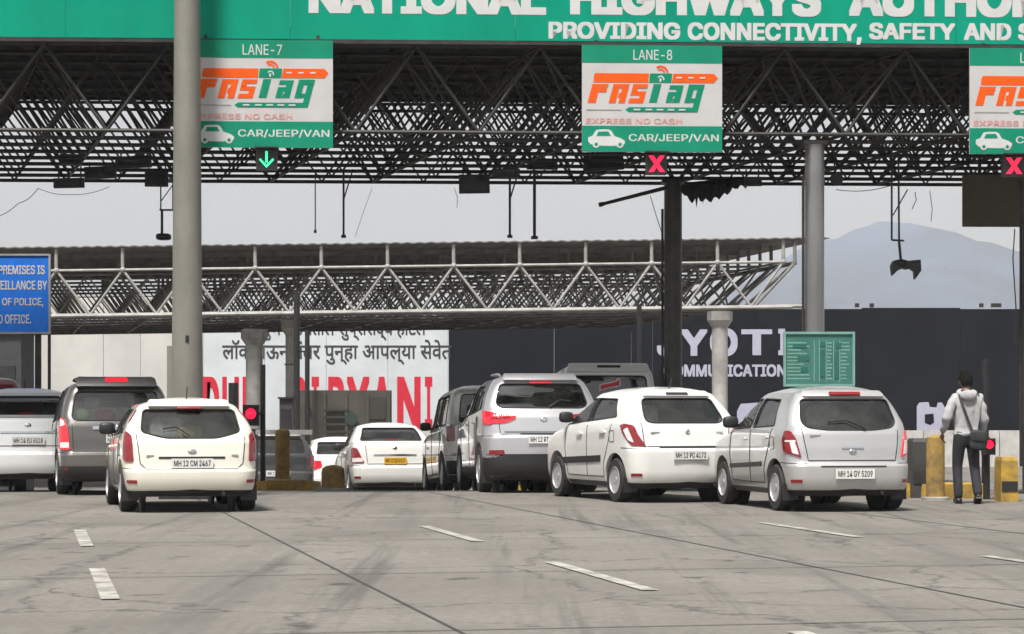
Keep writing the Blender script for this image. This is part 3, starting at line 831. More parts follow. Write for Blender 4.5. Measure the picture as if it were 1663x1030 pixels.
class Surf:
    """Car shell as a stack of rounded plan outlines. Levels: (z, rear y, front y, half width)."""
    def __init__(s, lv, rx=0.24, ry=0.20, bow=0.05, tb=0.06, belt=0.95):
        s.belt = belt
        s.lv = np.array(lv, float); s.rx, s.ry, s.bow, s.tb = rx, ry, bow, tb; s.cache = {}
        s.z0, s.z1 = s.lv[0, 0], s.lv[-1, 0]
    def par(s, z): return [pchip(s.lv[:, 0], s.lv[:, k], z) for k in (1, 2, 3)]
    def half(s, z, ins=0.0, yins=0.0, ymax=None):
        z = round(z, 3); key = (z, ins, yins, ymax)
        if key in s.cache: return s.cache[key]
        yr, yf, w = s.par(z)
        w -= ins; yr += yins; yf -= yins
        if ymax is not None: yf = min(yf, ymax)
        g = min(max((z - s.belt + 0.02) / 0.14, 0), 1); g = g * g * (3 - 2 * g)      # the cabin has tighter corners than the body
        rx, ry, bow = s.rx * (1 - 0.32 * g), s.ry * (1 - 0.32 * g), s.bow
        e = 2.3
        P = []
        xe = w - rx
        for i in range(9):
            x = xe * i / 9
            P.append((x, yr + bow * (x / w) ** 2))
        yb = yr + bow * (xe / w) ** 2
        for i in range(10):
            a = math.pi / 2 * i / 9
            P.append((xe + rx * math.sin(a) ** (2 / e), yb + ry * (1 - math.cos(a) ** (2 / e))))
        ya = yb + ry; fx, fy, fb = 0.34 - 0.22 * g, 0.30 - 0.20 * g, 0.10 + 0.06 * g
        yc = yf - fy - fb
        for i in range(1, 22):
            t = i / 22
            P.append((w, ya + (yc - ya) * t))
        xe2 = w - fx
        for i in range(9):
            a = math.pi / 2 * i / 8
            P.append((xe2 + fx * math.cos(a) ** (2 / e), yc + fy * math.sin(a) ** (2 / e)))
        for i in range(1, 8):
            t = i / 7; x = xe2 * (1 - t)
            P.append((x, yc + fy + fb * (1 - (x / xe2) ** 2)))
        A = np.array(P)
        ln = max(yf - yr, 0.1)
        t = np.clip((A[:, 1] - yr) / ln, 0, 1)
        A[:, 0] *= 1 - s.tb * (1 - 0.6 * g) * (2 * t - 1) ** 4
        s.cache[key] = A
        return A
    def rear(s, x, z):
        A = s.half(z); k = int(np.argmax(A[:, 0]))
        return Vector((x, float(np.interp(abs(x), A[:k + 1, 0], A[:k + 1, 1])), z))
    def side(s, y, z, sg):
        A = s.half(z)
        return Vector((sg * float(np.interp(y, A[:, 1], A[:, 0])), y, z))
    def wrap(s, a, z, sg):
        A = s.half(z)
        c = np.concatenate([[0], np.cumsum(np.linalg.norm(np.diff(A, axis=0), axis=1))])
        return Vector((sg * float(np.interp(a, c, A[:, 0])), float(np.interp(a, c, A[:, 1])), z))
    def at(s, mode, a, z, sg=1):
        if mode == 'rear': return s.rear(a, z)
        if mode == 'side': return s.side(a, z, sg)
        return s.wrap(a, z, sg)
    def frame(s, mode, a, z, sg=1):
        e = 0.012
        p = s.at(mode, a, z, sg)
        zu, zd = min(z + e, s.z1), max(z - e, s.z0)
        ta = s.at(mode, a + e, z, sg) - s.at(mode, a - e, z, sg)
        tz = s.at(mode, a, zu, sg) - s.at(mode, a, zd, sg)
        n = ta.cross(tz)
        n = n.normalized() if n.length > 1e-9 else Vector((0, -1, 0))
        if mode == 'rear':
            if n.y > 0: n = -n
        elif n.x * sg < 0 and mode == 'side': n = -n
        elif mode == 'wrap':
            c = Vector((p.x, p.y - 1.6, 0))
            if n.dot(c) < 0: n = -n
        return p, n
    def grid(s, nz=36, ins=0.0, yins=0.0, z0=None, z1=None, ymax=None, dome=0.055):
        z0 = s.z0 if z0 is None else z0; z1 = s.z1 if z1 is None else z1
        zs = sorted(set([z0 + (z1 - z0) * i / nz for i in range(nz + 1)] + [z for z in s.lv[:, 0] if z0 < z < z1]))
        V, rows = [], []
        for z in zs:
            A = s.half(z, ins, yins, ymax)
            ring = [(x, y) for x, y in A] + [(-x, y) for x, y in A[-2:0:-1]]
            rows.append(len(ring)); V += [(x, y, z) for x, y in ring]
        n = rows[0]; k = len(zs)
        last = V[-n:]; cy = sum(p[1] for p in last) / n
        for sc in (0.93, 0.8, 0.6, 0.35):
            for p in last:
                V.append((p[0] * sc, cy + (p[1] - cy) * sc, z1 + dome * (1 - sc ** 2.4)))
        k += 4
        V.append((0, cy, z1 + dome)); top = len(V) - 1
        V.append((0, sum(p[1] for p in V[:n]) / n, z0)); bot = len(V) - 1
        Fs = [(i * n + q, i * n + (q + 1) % n, (i + 1) * n + (q + 1) % n, (i + 1) * n + q) for i in range(k - 1) for q in range(n)]
        Fs += [((k - 1) * n + q, (k - 1) * n + (q + 1) % n, top) for q in range(n)]
        Fs += [((q + 1) % n, q, bot) for q in range(n)]
        return V, Fs

def rounded(pts, r=0.05, n=4):
    out = []; k = len(pts)
    for i in range(k):
        p, a, b = Vector(pts[i]), Vector(pts[i - 1]), Vector(pts[(i + 1) % k])
        ra = min(r, (a - p).length * 0.45); rb = min(r, (b - p).length * 0.45)
        A = p + (a - p).normalized() * ra; B = p + (b - p).normalized() * rb
        for q in range(n + 1):
            t = q / n
            out.append(tuple((1 - t) ** 2 * A + 2 * t * (1 - t) * p + t * t * B))
    return out

def patch(sf, poly, mode, off=0.004, thick=0.02, sg=1, nc=12):
    """A panel lying on the car's shell: polygon in (a, z), proud by off, with edges going back by thick."""
    zs = sorted(set(round(p[1], 4) for p in poly)); zz = []
    for a, b in zip(zs, zs[1:]):
        k = max(1, int((b - a) / 0.035)); zz += [a + (b - a) * i / k for i in range(k)]
    zz.append(zs[-1])
    if len(zz) < 2: return MB()
    lo, hi = zz[0], zz[-1]; V, W = [], []
    for z in zz:
        z_ = min(max(z + 1.3e-4, lo + 2e-4), hi - 2e-4); xs = []
        for i in range(len(poly)):
            (x0, y0), (x1, y1) = poly[i], poly[(i + 1) % len(poly)]
            if (y0 - z_) * (y1 - z_) < 0: xs.append(x0 + (x1 - x0) * (z_ - y0) / (y1 - y0))
        if not xs: continue
        a, b = min(xs), max(xs)
        for i in range(nc + 1):
            p, n = sf.frame(mode, a + (b - a) * i / nc, z, sg)
            V.append(p + n * off); W.append(p + n * (off - thick))
    rows = len(V) // (nc + 1); c = nc + 1; N = len(V)
    Fs = [(j * c + i, j * c + i + 1, (j + 1) * c + i + 1, (j + 1) * c + i) for j in range(rows - 1) for i in range(nc)]
    if thick > 0:
        edge = [(0, i) for i in range(nc)] + [(j, nc) for j in range(rows - 1)] + [(rows - 1, i) for i in range(nc, 0, -1)] + [(j, 0) for j in range(rows - 1, 0, -1)]
        E = [j * c + i for j, i in edge]
        Fs += [(E[i], N + E[i], N + E[(i + 1) % len(E)], E[(i + 1) % len(E)]) for i in range(len(E))]
    mb = MB(); mb.add(V + (W if thick > 0 else []), Fs)
    return mb

def outline(sf, poly, mode, sg=1, off=0.0, step=0.05):
    out = []
    for i in range(len(poly)):
        a, b = Vector(poly[i]), Vector(poly[(i + 1) % len(poly)])
        k = max(1, int((b - a).length / step))
        for q in range(k):
            c = a + (b - a) * q / k; p, n = sf.frame(mode, c.x, c.y, sg); out.append(p + n * off)
    return out

def prism(poly, axis, a, b):
    mb = MB(); n = len(poly)
    mk = (lambda p, t: (t, p[0], p[1])) if axis == 'X' else (lambda p, t: (p[0], t, p[1]))
    mb.add([mk(p, a) for p in poly] + [mk(p, b) for p in poly], [tuple(range(n)), tuple(range(2 * n - 1, n - 1, -1))] + [(i, (i + 1) % n, n + (i + 1) % n, n + i) for i in range(n)])
    return mb

def cut(base, cutters):
    """Body with cabin, windows and wheel arches carved out."""
    want = sum(f.area for f in base.polygons); best = None
    for solver in ('MANIFOLD', 'EXACT', 'FAST'):
        o = bpy.data.objects.new('carve', base); tmp = []
        cc = bpy.data.collections.new('carve'); cc.objects.link(o); SC.collection.children.link(cc)
        try:
            for c in cutters:
                me = c.mesh('cutter', []); co = bpy.data.objects.new('cutter', me); cc.objects.link(co); tmp.append(co)
                md = o.modifiers.new('b', 'BOOLEAN'); md.operation = 'DIFFERENCE'; md.solver = solver; md.object = co
            dg = bpy.context.evaluated_depsgraph_get()
            out = bpy.data.meshes.new_from_object(o.evaluated_get(dg))
            ar = sum(f.area for f in out.polygons)
        except Exception:
            out, ar = None, 0
        bpy.data.objects.remove(o)
        for t in tmp: bpy.data.objects.remove(t)
        bpy.data.collections.remove(cc)
        if out is not None and 0.9 * want < ar < 2.6 * want: return out
        print('carve retry', solver, ar / want)
        if out is not None and ar > want * 0.5: best = out
    return best or base

def mirror_poly(p): return [(-a, z) for a, z in p]

WHEEL = {}
def wheel(root, x, y, r, sg, m_rim, spokes=6):
    key = (round(r, 3), sg, m_rim.name, spokes)
    if key not in WHEEL:
        w = 0.19
        prof = [(r * 0.62, -w / 2), (r * 0.93, -w / 2), (r, -w / 2 + 0.035), (r, w / 2 - 0.035), (r * 0.93, w / 2), (r * 0.62, w / 2), (r * 0.60, w / 2 - 0.03), (r * 0.60, -w / 2 + 0.03)]
        mb = MB(); mb.lathe(prof, axis='X', n=32, caps=False)
        ty = mb.mesh('wheel', M['rubber'], 35)
        rb = MB(); s = sg
        rb.lathe([(r * 0.655, s * (w / 2 - 0.012)), (r * 0.60, s * (w / 2 + 0.004)), (r * 0.56, s * (w / 2 - 0.035)), (r * 0.56, -s * 0.05)], axis='X', n=28)
        rb.lathe([(r * 0.17, s * (w / 2 - 0.005)), (r * 0.17, s * 0.0)], axis='X', n=14)
        for k in range(spokes):
            a = 2 * math.pi * k / spokes
            rb.box((s * (w / 2 - 0.035), 0.37 * r * math.cos(a), 0.37 * r * math.sin(a)), (0.03, r * 0.46, r * 0.14), Matrix.Rotation(a, 3, 'X'))
        WHEEL[key] = (ty, rb.mesh('rim', m_rim, 35))
    ty, rm = WHEEL[key]
    t = link('wheel', ty, root, loc=(x, y, r)); link('rim', rm, t)
    return t

def hatch_levels(L, W, H, belt=0.94, hood=0.92, step=0.60, top_y=0.46, win_y=0.14, tum=0.17, ws=1.18, ws_run=0.78, bump=0.05, nose=0.10):
    w = W / 2
    zt = H - 0.05
    ws_t = L - ws - ws_run
    return [(0.20, 0.14, L - 0.12, w - 0.10), (0.28, 0.03, L - 0.03, w - 0.035), (0.42, 0.0, L, w - 0.012), (step - 0.02, 0.004, L - 0.02, w - 0.002), (step + 0.03, bump, L - 0.05, w),
            (hood - 0.16, bump + 0.02, L - nose, w), (hood - 0.08, bump + 0.035, L - nose - 0.25, w), (hood, bump + 0.05, L - ws + 0.22, w - 0.004), (belt + 0.03, win_y - 0.02, L - ws, w - 0.018), (belt + 0.07, win_y, L - ws - 0.08, w - 0.035),
            ((belt + zt) / 2, (win_y + top_y) / 2 - 0.01, (L - ws - 0.08 + ws_t) / 2, w - 0.035 - tum * 0.42), (zt - 0.12, top_y - 0.07, ws_t + 0.13, w - 0.03 - tum * 0.95), (zt - 0.045, top_y, ws_t, w - 0.085 - tum), (zt, top_y + 0.10, ws_t - 0.16, w - 0.215 - tum)]

def sedan_levels(L, W, H, deck=1.02, belt=0.95, hood=0.92, step=0.58, tum=0.19, boot=0.55, win_top=1.22, ws=1.30, ws_run=0.80, bump=0.04):
    w = W / 2; zt = H - 0.04; ws_t = L - ws - ws_run
    return [(0.20, 0.14, L - 0.12, w - 0.10), (0.28, 0.03, L - 0.03, w - 0.035), (0.42, 0.0, L, w - 0.012), (step - 0.02, 0.004, L - 0.02, w - 0.002), (step + 0.03, bump, L - 0.05, w),
            (hood - 0.14, bump + 0.03, L - 0.14, w), (hood - 0.05, bump + 0.045, L - 0.50, w - 0.004), (hood + 0.02, bump + 0.06, L - ws + 0.15, w - 0.012), (deck - 0.03, bump + 0.085, L - ws, w - 0.03), (deck, bump + 0.14, L - ws - 0.06, w - 0.045), (deck + 0.025, boot, L - ws - 0.10, w - 0.06), (deck + 0.05, boot + 0.08, L - ws - 0.14, w - 0.07),
            ((deck + zt) / 2 + 0.03, (boot + win_top) / 2, (L - ws - 0.1 + ws_t) / 2, w - 0.06 - tum * 0.5), (zt - 0.08, win_top - 0.05, ws_t + 0.10, w - 0.03 - tum), (zt - 0.025, win_top + 0.06, ws_t, w - 0.07 - tum), (zt, win_top + 0.18, ws_t - 0.16, w - 0.14 - tum)]

def seats(root, L, W, belt, m, rear_y=None, rows=2):
    w = W / 2
    def seat(x, y, wd, base=0.30):
        s = MB().blob((x, y + 0.12, base + 0.17), (wd / 2, 0.26, 0.10), e=0.45).blob((x, y - 0.12, belt - 0.12), (wd / 2, 0.09, 0.36), Matrix.Rotation(R(10), 3, 'X'), e=0.5).build('seat', m, root, smooth=50)
        hx = [x] if wd < 0.7 else [x - wd * 0.3, x + wd * 0.3]
        for h in hx: MB().blob((h, y - 0.20, belt + 0.29), (0.13, 0.05, 0.09), e=0.6).build('headrest', m, s, smooth=50)
    y1 = L * 0.50; y2 = rear_y if rear_y else L * 0.27
    seat(-w * 0.46, y1, 0.5); seat(w * 0.46, y1, 0.5); seat(0, y2, W * 0.74)
    if rows == 3: seat(0, y2 - 0.75, W * 0.68)
    MB().box((0, y2 - 0.42, belt - 0.03), (W - 0.30, 0.42, 0.03)).build('parcel_shelf', M['cabin'], root)
    MB().box((0, L - 1.42, belt - 0.12), (W - 0.28, 0.4, 0.22)).build('dashboard', M['cabin'], root)
    MB().lathe([(0.17, 0.0), (0.19, 0.012), (0.17, 0.03), (0.15, 0.012)], c=(w * 0.46, 0, 0), axis='Y', n=16).build('steering_wheel', M['black'], root, loc=(0, L - 1.70, belt + 0.02))

CARS = []
def make_car(name, label, cat, px, d, head, S, zoff=0.0, group='cars queueing at the toll plaza'):
    L, W, H = S['L'], S['W'], S['H']; w = W / 2; belt = S.get('belt', 0.94)
    y_c = d + L / 2
    t = thing(name, label, cat, (PX(px, d), d, 0), R(head), group)
    slope = (gz(d + L * 0.8 * math.cos(R(head))) - gz(d + 0.2 * L)) / (0.6 * L)
    t.location.z = gz(d + 0.2 * L) - 0.2 * L * slope + zoff
    t.rotation_euler = (math.atan(slope), 0, R(head))
    sf = Surf(S['lv'], belt=belt, **S.get('surf', {}))
    pm = S['paint']; gm = S.get('glass', M['glass']); gr = S.get('rear_glass', gm)
    V, Fs = sf.grid(); b = MB(); b.add(V, Fs)
    me = b.mesh('body', [pm])
    # cutters
    cav = MB(); V, Fs = sf.grid(nz=22, ins=0.055, yins=0.075, z0=0.42, z1=sf.z1 - 0.035, ymax=L - S.get('fire', 1.02), dome=0.03); cav.add(V, Fs)
    sw = [rounded(p, 0.035) for p in S['side_win']]
    rw = rounded(S['rear_win'], S.get('rw_r', 0.07))
    wsb = S.get('ws', None)
    zt = sf.z1
    wp = rounded([(-w + 0.16, belt + 0.10), (w - 0.16, belt + 0.10), (w - 0.30, zt - 0.10), (-w + 0.30, zt - 0.10)], 0.06)
    c1 = MB()
    for p in sw:
        for sg in (-1, 1):
            q = prism(p, 'X', sg * 0.30, sg * 1.6); c1.add(q.v, q.f)
    c2 = prism(rw, 'Y', -0.8, S.get('rw_depth', 0.95)); q = prism(wp, 'Y', L - 2.35, L + 0.6); c2.add(q.v, q.f)
    wr = S.get('wr', 0.29); ya, yb = S.get('axles', (0.66, L - 0.78)); ar = S.get('arch', wr + 0.055)
    c3 = MB()
    for y in (ya, yb):
        for sg in (-1, 1): c3.cyl((sg * (w - 0.27), y, wr + 0.015), (sg * (w + 0.4), y, wr + 0.015), ar, n=36)
    me = cut(me, [cav, c1, c2, c3])
    me.polygons.foreach_set('use_smooth', [True] * len(me.polygons)); me.set_sharp_from_angle(angle=R(32))
    if not me.materials: me.materials.append(pm)
    body = link('body', me, t)
    # glass
    gw = patch(sf, rw, 'rear', -0.012, 0.0, nc=18).build('rear_window', gr, t, smooth=60)
    MB().tube(outline(sf, rw, 'rear'), 0.011, 5, True).build('seal', M['rubber'], gw, smooth=60)
    for p in sw:
        for sg in (-1, 1):
            g = patch(sf, p, 'side', -0.014, 0.0, sg, nc=10).build('side_window', gm, t, smooth=60)
            MB().tube(outline(sf, p, 'side', sg), 0.010, 5, True).build('seal', M['rubber'], g, smooth=60)
    ys = L - sf.par(belt + 0.1)[1]
    fr = MB(); k = 10; Vw = []
    for j in range(k + 1):
        z = belt + 0.09 + (zt - 0.09 - belt - 0.09) * j / k; A = sf.half(z); hw = (w - 0.14) + (-0.14) * j / k
        kk = int(np.argmax(A[:, 0]))
        for i in range(13):
            x = -hw + 2 * hw * i / 12
            Vw.append((x, float(np.interp(-abs(x), -A[kk:, 0], A[kk:, 1])) - 0.02, z))
    fr.add(Vw, [(j * 13 + i, j * 13 + i + 1, (j + 1) * 13 + i + 1, (j + 1) * 13 + i) for j in range(k) for i in range(12)])
    fr.build('windscreen', M['glass'], t, smooth=60)
    seats(t, L, W, belt, S.get('seat', M['seat']), S.get('rear_seat'), S.get('rows', 2))
    for y in (ya, yb):
        for sg in (-1, 1): wheel(t, sg * (w - 0.105), y, wr, sg, S.get('rim', M['rim']), S.get('spokes', 6))
    # lamps: list of (polygon, mode, material, name, lit sides)
    for lm in S['lamps']:
        for sg in (-1, 1):
            m_ = lm['m']
            if 'm_right' in lm and sg == 1: m_ = lm['m_right']
            lo = patch(sf, rounded(lm['p'], lm.get('r', 0.03)), 'wrap', lm.get('off', 0.016), 0.045, sg, nc=10).build('tail_lamp', m_, t, smooth=40)
            for (pl, mm) in lm.get('sub', []):
                patch(sf, rounded(pl, 0.015), 'wrap', lm.get('off', 0.016) + 0.005, 0.012, sg, nc=6).build('lamp_lens', mm, lo, smooth=40)
    for nm, poly, mode, mm, off, th, sides in S.get('trim', []):
        for sg in ((-1, 1) if sides else (1,)):
            patch(sf, poly, mode, off, th, sg, nc=14).build(nm, mm, t, smooth=35)
    # spoiler and high stop lamp
    if S.get('spoiler'):
        z0, z1, hw, off = S['spoiler']
        sp = patch(sf, rounded([(-hw, z0), (hw, z0), (hw - 0.03, z1), (-hw + 0.03, z1)], 0.03), 'rear', off, off + 0.03, nc=18).build('spoiler', S.get('spoiler_m', pm), t, smooth=40)
    if S.get('stop'):
        z0, z1, hw, off, mm = S['stop']
        patch(sf, rounded([(-hw, z0), (hw, z0), (hw, z1), (-hw, z1)], 0.012), 'rear', off, 0.02, nc=8).build('stop_lamp', mm, t, smooth=40)
    # number plate
    if S.get('plate'):
        z, pw, ph, text, pmn = S['plate']
        p = sf.rear(S.get('plate_x', 0.0), z)
        ang = 0.0
        pl = MB().box((0, 0, 0), (pw, 0.012, ph)).build('number_plate', pmn, t, loc=(p.x, p.y - 0.022, z))
        lines = text.split('\n'); n = len(lines)
        for i, s in enumerate(lines):
            hh = ph * (0.62 if n == 1 else 0.36); zc = 0 if n == 1 else (ph * 0.22 if i == 0 else -ph * 0.22)
            letters('lettering', s, (-pw * 0.44, zc - hh / 2, pw * 0.44, zc + hh / 2), M['ink'], pl, y=-0.008, bold=0.01)
    # mirrors
    my, mz = L - S.get('mir', 1.52), belt + 0.08
    for sg in (-1, 1):
        e = sf.side(my, mz, sg)
        mi = MB().blob((e.x + sg * 0.13, my, mz + 0.03), (0.105, 0.06, 0.078), e=0.6).build('wing_mirror', S.get('mirror', M['black']), t, smooth=60)
        MB().cyl((e.x - sg * 0.02, my + 0.02, mz - 0.02), (e.x + sg * 0.10, my, mz), 0.022, n=8).build('mirror_arm', M['black'], mi, smooth=60)
    # door handles, door gaps
    for y, z in S.get('handles', []):
        for sg in (-1, 1):
            patch(sf, rounded([(y - 0.10, z - 0.014), (y + 0.10, z - 0.018), (y + 0.10, z + 0.014), (y - 0.10, z + 0.018)], 0.012), 'side', 0.028, 0.026, sg, nc=6).build('door_handle', S.get('handle_m', pm), t, smooth=40)
    for gp in S.get('gaps', []):
        for sg in (-1, 1):
            MB().tube(outline(sf, gp + gp[::-1][1:-1], 'side', sg, 0.001)[:], 0.0065, 4).build('door_gap', M['ink'], body)
    for gp in S.get('rear_gaps', []):
        pts = []
        for (a, b_) in zip(gp, gp[1:]):
            for q in range(8):
                c = Vector(a) + (Vector(b_) - Vector(a)) * q / 8; p, n = sf.frame('rear', c.x, c.y); pts.append(p)
        MB().tube(pts, 0.007, 4).build('tailgate_gap', M['ink'], body)
    if S.get('badge'):
        z, rx_, rz_ = S['badge']; p, n = sf.frame('rear', 0, z)
        MB().blob((0, 0, 0), (rx_, 0.012, rz_), n=16, m=8).build('badge', M['chrome'], t, smooth=60, loc=p + n * 0.008)
    for (x, z, wd, ht) in S.get('script', []):
        p, n = sf.frame('rear', x, z)
        MB().box((0, 0, 0), (wd, 0.008, ht)).build('badge_script', M['chrome'], t, loc=p + n * 0.004)
    if S.get('wiper'):
        x0, x1, z = S['wiper']
        a, na = sf.frame('rear', x0, z); b_, nb = sf.frame('rear', x1, z + 0.09); c, nc_ = sf.frame('rear', (x0 + x1) / 2, z + 0.11)
        wp_ = MB().tube([a + na * 0.03, a * 0.5 + c * 0.5 + na * 0.035, c + nc_ * 0.022, b_ + nb * 0.02], 0.011, 6).build('wiper', M['black'], t, smooth=50)
    if S.get('rails'):
        y0, y1 = S['rails']; z = sf.z1 - 0.02
        for sg in (-1, 1):
            path = []
            for i in range(13):
                tt = i / 12; y = y0 + (y1 - y0) * tt; e = sf.side(y, z, sg)
                path.append((e.x - sg * 0.02, y, z + 0.02 + 0.055 * math.sin(math.pi * min(max(tt, 0), 1)) ** 0.35))
            MB().tube(path, 0.018, 8).build('roof_rail', S.get('rail_m', M['chrome']), t, smooth=60)
    if S.get('antenna'):
        ax, ay = S['antenna']
        MB().tube([(ax, ay, H - 0.03), (ax, ay - 0.03, H + 0.02), (ax, ay - 0.10, H + 0.13)], 0.008, 6).build('antenna', M['black'], t, smooth=60)
    st_ = S.get('step', 0.6)
    for sg in (-1, 1):
        patch(sf, [(0, 0.205), (0.95, 0.205), (0.98, 0.27), (0, 0.285)], 'wrap', 0.004, 0.012, sg, nc=14).build('bumper_lip', M['black'], t, smooth=35)
        MB().tube([sf.wrap(a_, st_ + 0.015 + 0.02 * max(0, a_ - w * 0.9), sg) for a_ in [w * 0.72 + (ya - ar - 0.02 + w * 0.22) * i_ / 14 for i_ in range(15)]], 0.006, 4).build('bumper_gap', M['ink'], body)
        if S.get('reflex', True): patch(sf, rounded([(w * 0.80, 0.36), (w * 1.0, 0.36), (w * 1.0, 0.40), (w * 0.80, 0.40)], 0.01), 'wrap', 0.008, 0.012, sg, nc=5).build('reflector', M['red'], t, smooth=35)
        patch(sf, [(ya + ar + 0.04, 0.205), (yb - ar - 0.04, 0.205), (yb - ar - 0.04, 0.27), (ya + ar + 0.04, 0.27)], 'side', 0.004, 0.012, sg, nc=8).build('sill', M['black'], t, smooth=35)
        MB().box((sg * (w - 0.11), ya - wr - 0.035, 0.24), (0.20, 0.012, 0.20)).build('mud_flap', M['black'], t)
        for y_ in (ya, yb): MB().cyl((sg * (w - 0.30), y_, wr + 0.015), (sg * (w - 0.262), y_, wr + 0.015), ar - 0.002, n=28).build('arch_liner', M['black'], t)
    fl = rounded([(ya + 0.02, belt - 0.22), (ya + 0.18, belt - 0.22), (ya + 0.18, belt - 0.07), (ya + 0.02, belt - 0.07)], 0.03)
    MB().tube(outline(sf, fl, 'side', -1, 0.001), 0.005, 4, True).build('fuel_flap', M['ink'], body)
    MB().box((0, L / 2, 0.235), (W - 0.42, L - 0.6, 0.09)).build('underbody', M['black'], t)
    MB().cyl((w * 0.45, 0.02, 0.235), (w * 0.45, 0.5, 0.235), 0.025, n=8).build('exhaust', M['steel_grey'], t, smooth=50)
    CARS.append(t)
    return t

def hatch_side(L, H, belt, yb, C0, C1, dz=0.05, a_bot=1.32, a_top=1.98, top=0.14, bp=0.07):
    """Rear-door and front-door glass for a car whose middle pillar stands at yb."""
    t = H - top
    zf, zr = belt + 0.03, belt + 0.03 + dz
    zb = zf + (zr - zf) * 0.5
    rear = [(C0, zr), (yb - bp / 2, zb), (yb - bp / 2 - 0.05, t), (C1, t - 0.015)]
    front = [(yb + bp / 2, zb), (L - a_bot, zf), (L - a_top, t - 0.02), (yb + bp / 2 - 0.05, t)]
    return [rear, front]

def door_gaps(L, belt, yb, ya, z0=0.34):
    return [[(yb, belt + 0.02), (yb + 0.02, 0.7), (yb + 0.02, z0)], [(L - 1.18, belt - 0.02), (L - 1.13, 0.7), (L - 1.22, z0)],
            [(ya + 0.12, belt + 0.04), (ya + 0.22, 0.80), (ya + 0.40, 0.52), (ya + 0.40, z0)], [(ya + 0.40, z0), (yb, z0 - 0.005), (L - 1.22, z0)]]

P_CREAM = paint('cream_white_paint', (0.76, 0.73, 0.64), 0, 0.30)
P_WHITE = paint('white_paint', (0.75, 0.755, 0.735), 0, 0.30)
P_WHITE2 = paint('cool_white_paint', (0.74, 0.76, 0.77), 0, 0.30)
P_SILVER = paint('silver_paint', (0.50, 0.505, 0.53), 0.45, 0.34, 0.06)
P_SILVER2 = paint('warm_silver_paint', (0.52, 0.525, 0.53), 0.45, 0.36)
P_GREY = paint('grey_metal_paint', (0.10, 0.098, 0.095), 0.5, 0.34)
P_TAN = paint('beige_grey_paint', (0.58, 0.555, 0.505), 0.25, 0.36, 0.15)
P_DARK = paint('dark_blue_grey_paint', (0.045, 0.05, 0.058), 0.4, 0.32)
P_RED = paint('dark_red_paint', (0.16, 0.012, 0.015), 0.2, 0.32)

# -- cream hatchback, left front
L, W, H = 3.68, 1.66, 1.40
S = dict(L=L, W=W, H=H, step=0.52, belt=0.90, paint=P_CREAM, lv=hatch_levels(L, W, H, belt=0.88, hood=0.86, step=0.52, top_y=0.50, win_y=0.17, tum=0.16), surf=dict(rx=0.26, ry=0.24, bow=0.07),
    side_win=hatch_side(L, H, 0.88, 1.62, 0.66, 0.86, 0.06), rear_win=[(-0.60, 0.98), (-0.30, 0.90), (0.30, 0.90), (0.60, 0.98), (0.555, 1.25), (-0.555, 1.25)], rw_r=0.05,
    lamps=[dict(p=[(0.70, 0.62), (0.83, 0.62), (0.90, 0.66), (0.86, 0.98), (0.80, 0.985), (0.72, 0.94)], m=M['red']), dict(p=[(0.735, 1.12), (0.79, 1.08), (0.69, 1.24), (0.655, 1.245)], m=M['red'], off=0.008, r=0.01)],
    spoiler=(1.262, 1.33, 0.50, 0.05), stop=(1.235, 1.262, 0.15, 0.045, M['red']), plate=(0.60, 0.50, 0.115, 'MH 12 CM 2467', M['plate_w']), badge=(0.74, 0.055, 0.032), script=[(0.52, 0.69, 0.08, 0.025), (-0.5, 0.69, 0.09, 0.02)],
    trim=[('tailgate_strip', [(-0.40, 0.655), (0.40, 0.655), (0.40, 0.68), (-0.40, 0.68)], 'rear', M['ink'], 0.006, 0.02, False)],
    handles=[(1.20, 0.80), (2.05, 0.78)], gaps=door_gaps(L, 0.9, 1.62, 0.66), rear_gaps=[[(-0.66, 0.96), (-0.62, 0.60), (-0.55, 0.53), (0.55, 0.53), (0.62, 0.60), (0.66, 0.96)]], wiper=(-0.02, -0.34, 0.915), antenna=(0, 0.75), seat=M['seat2'])
make_car('hatchback', 'cream hatchback with tall dark red tail lamps in front of the grey pole', 'car', 313, 27.5, 14, S)

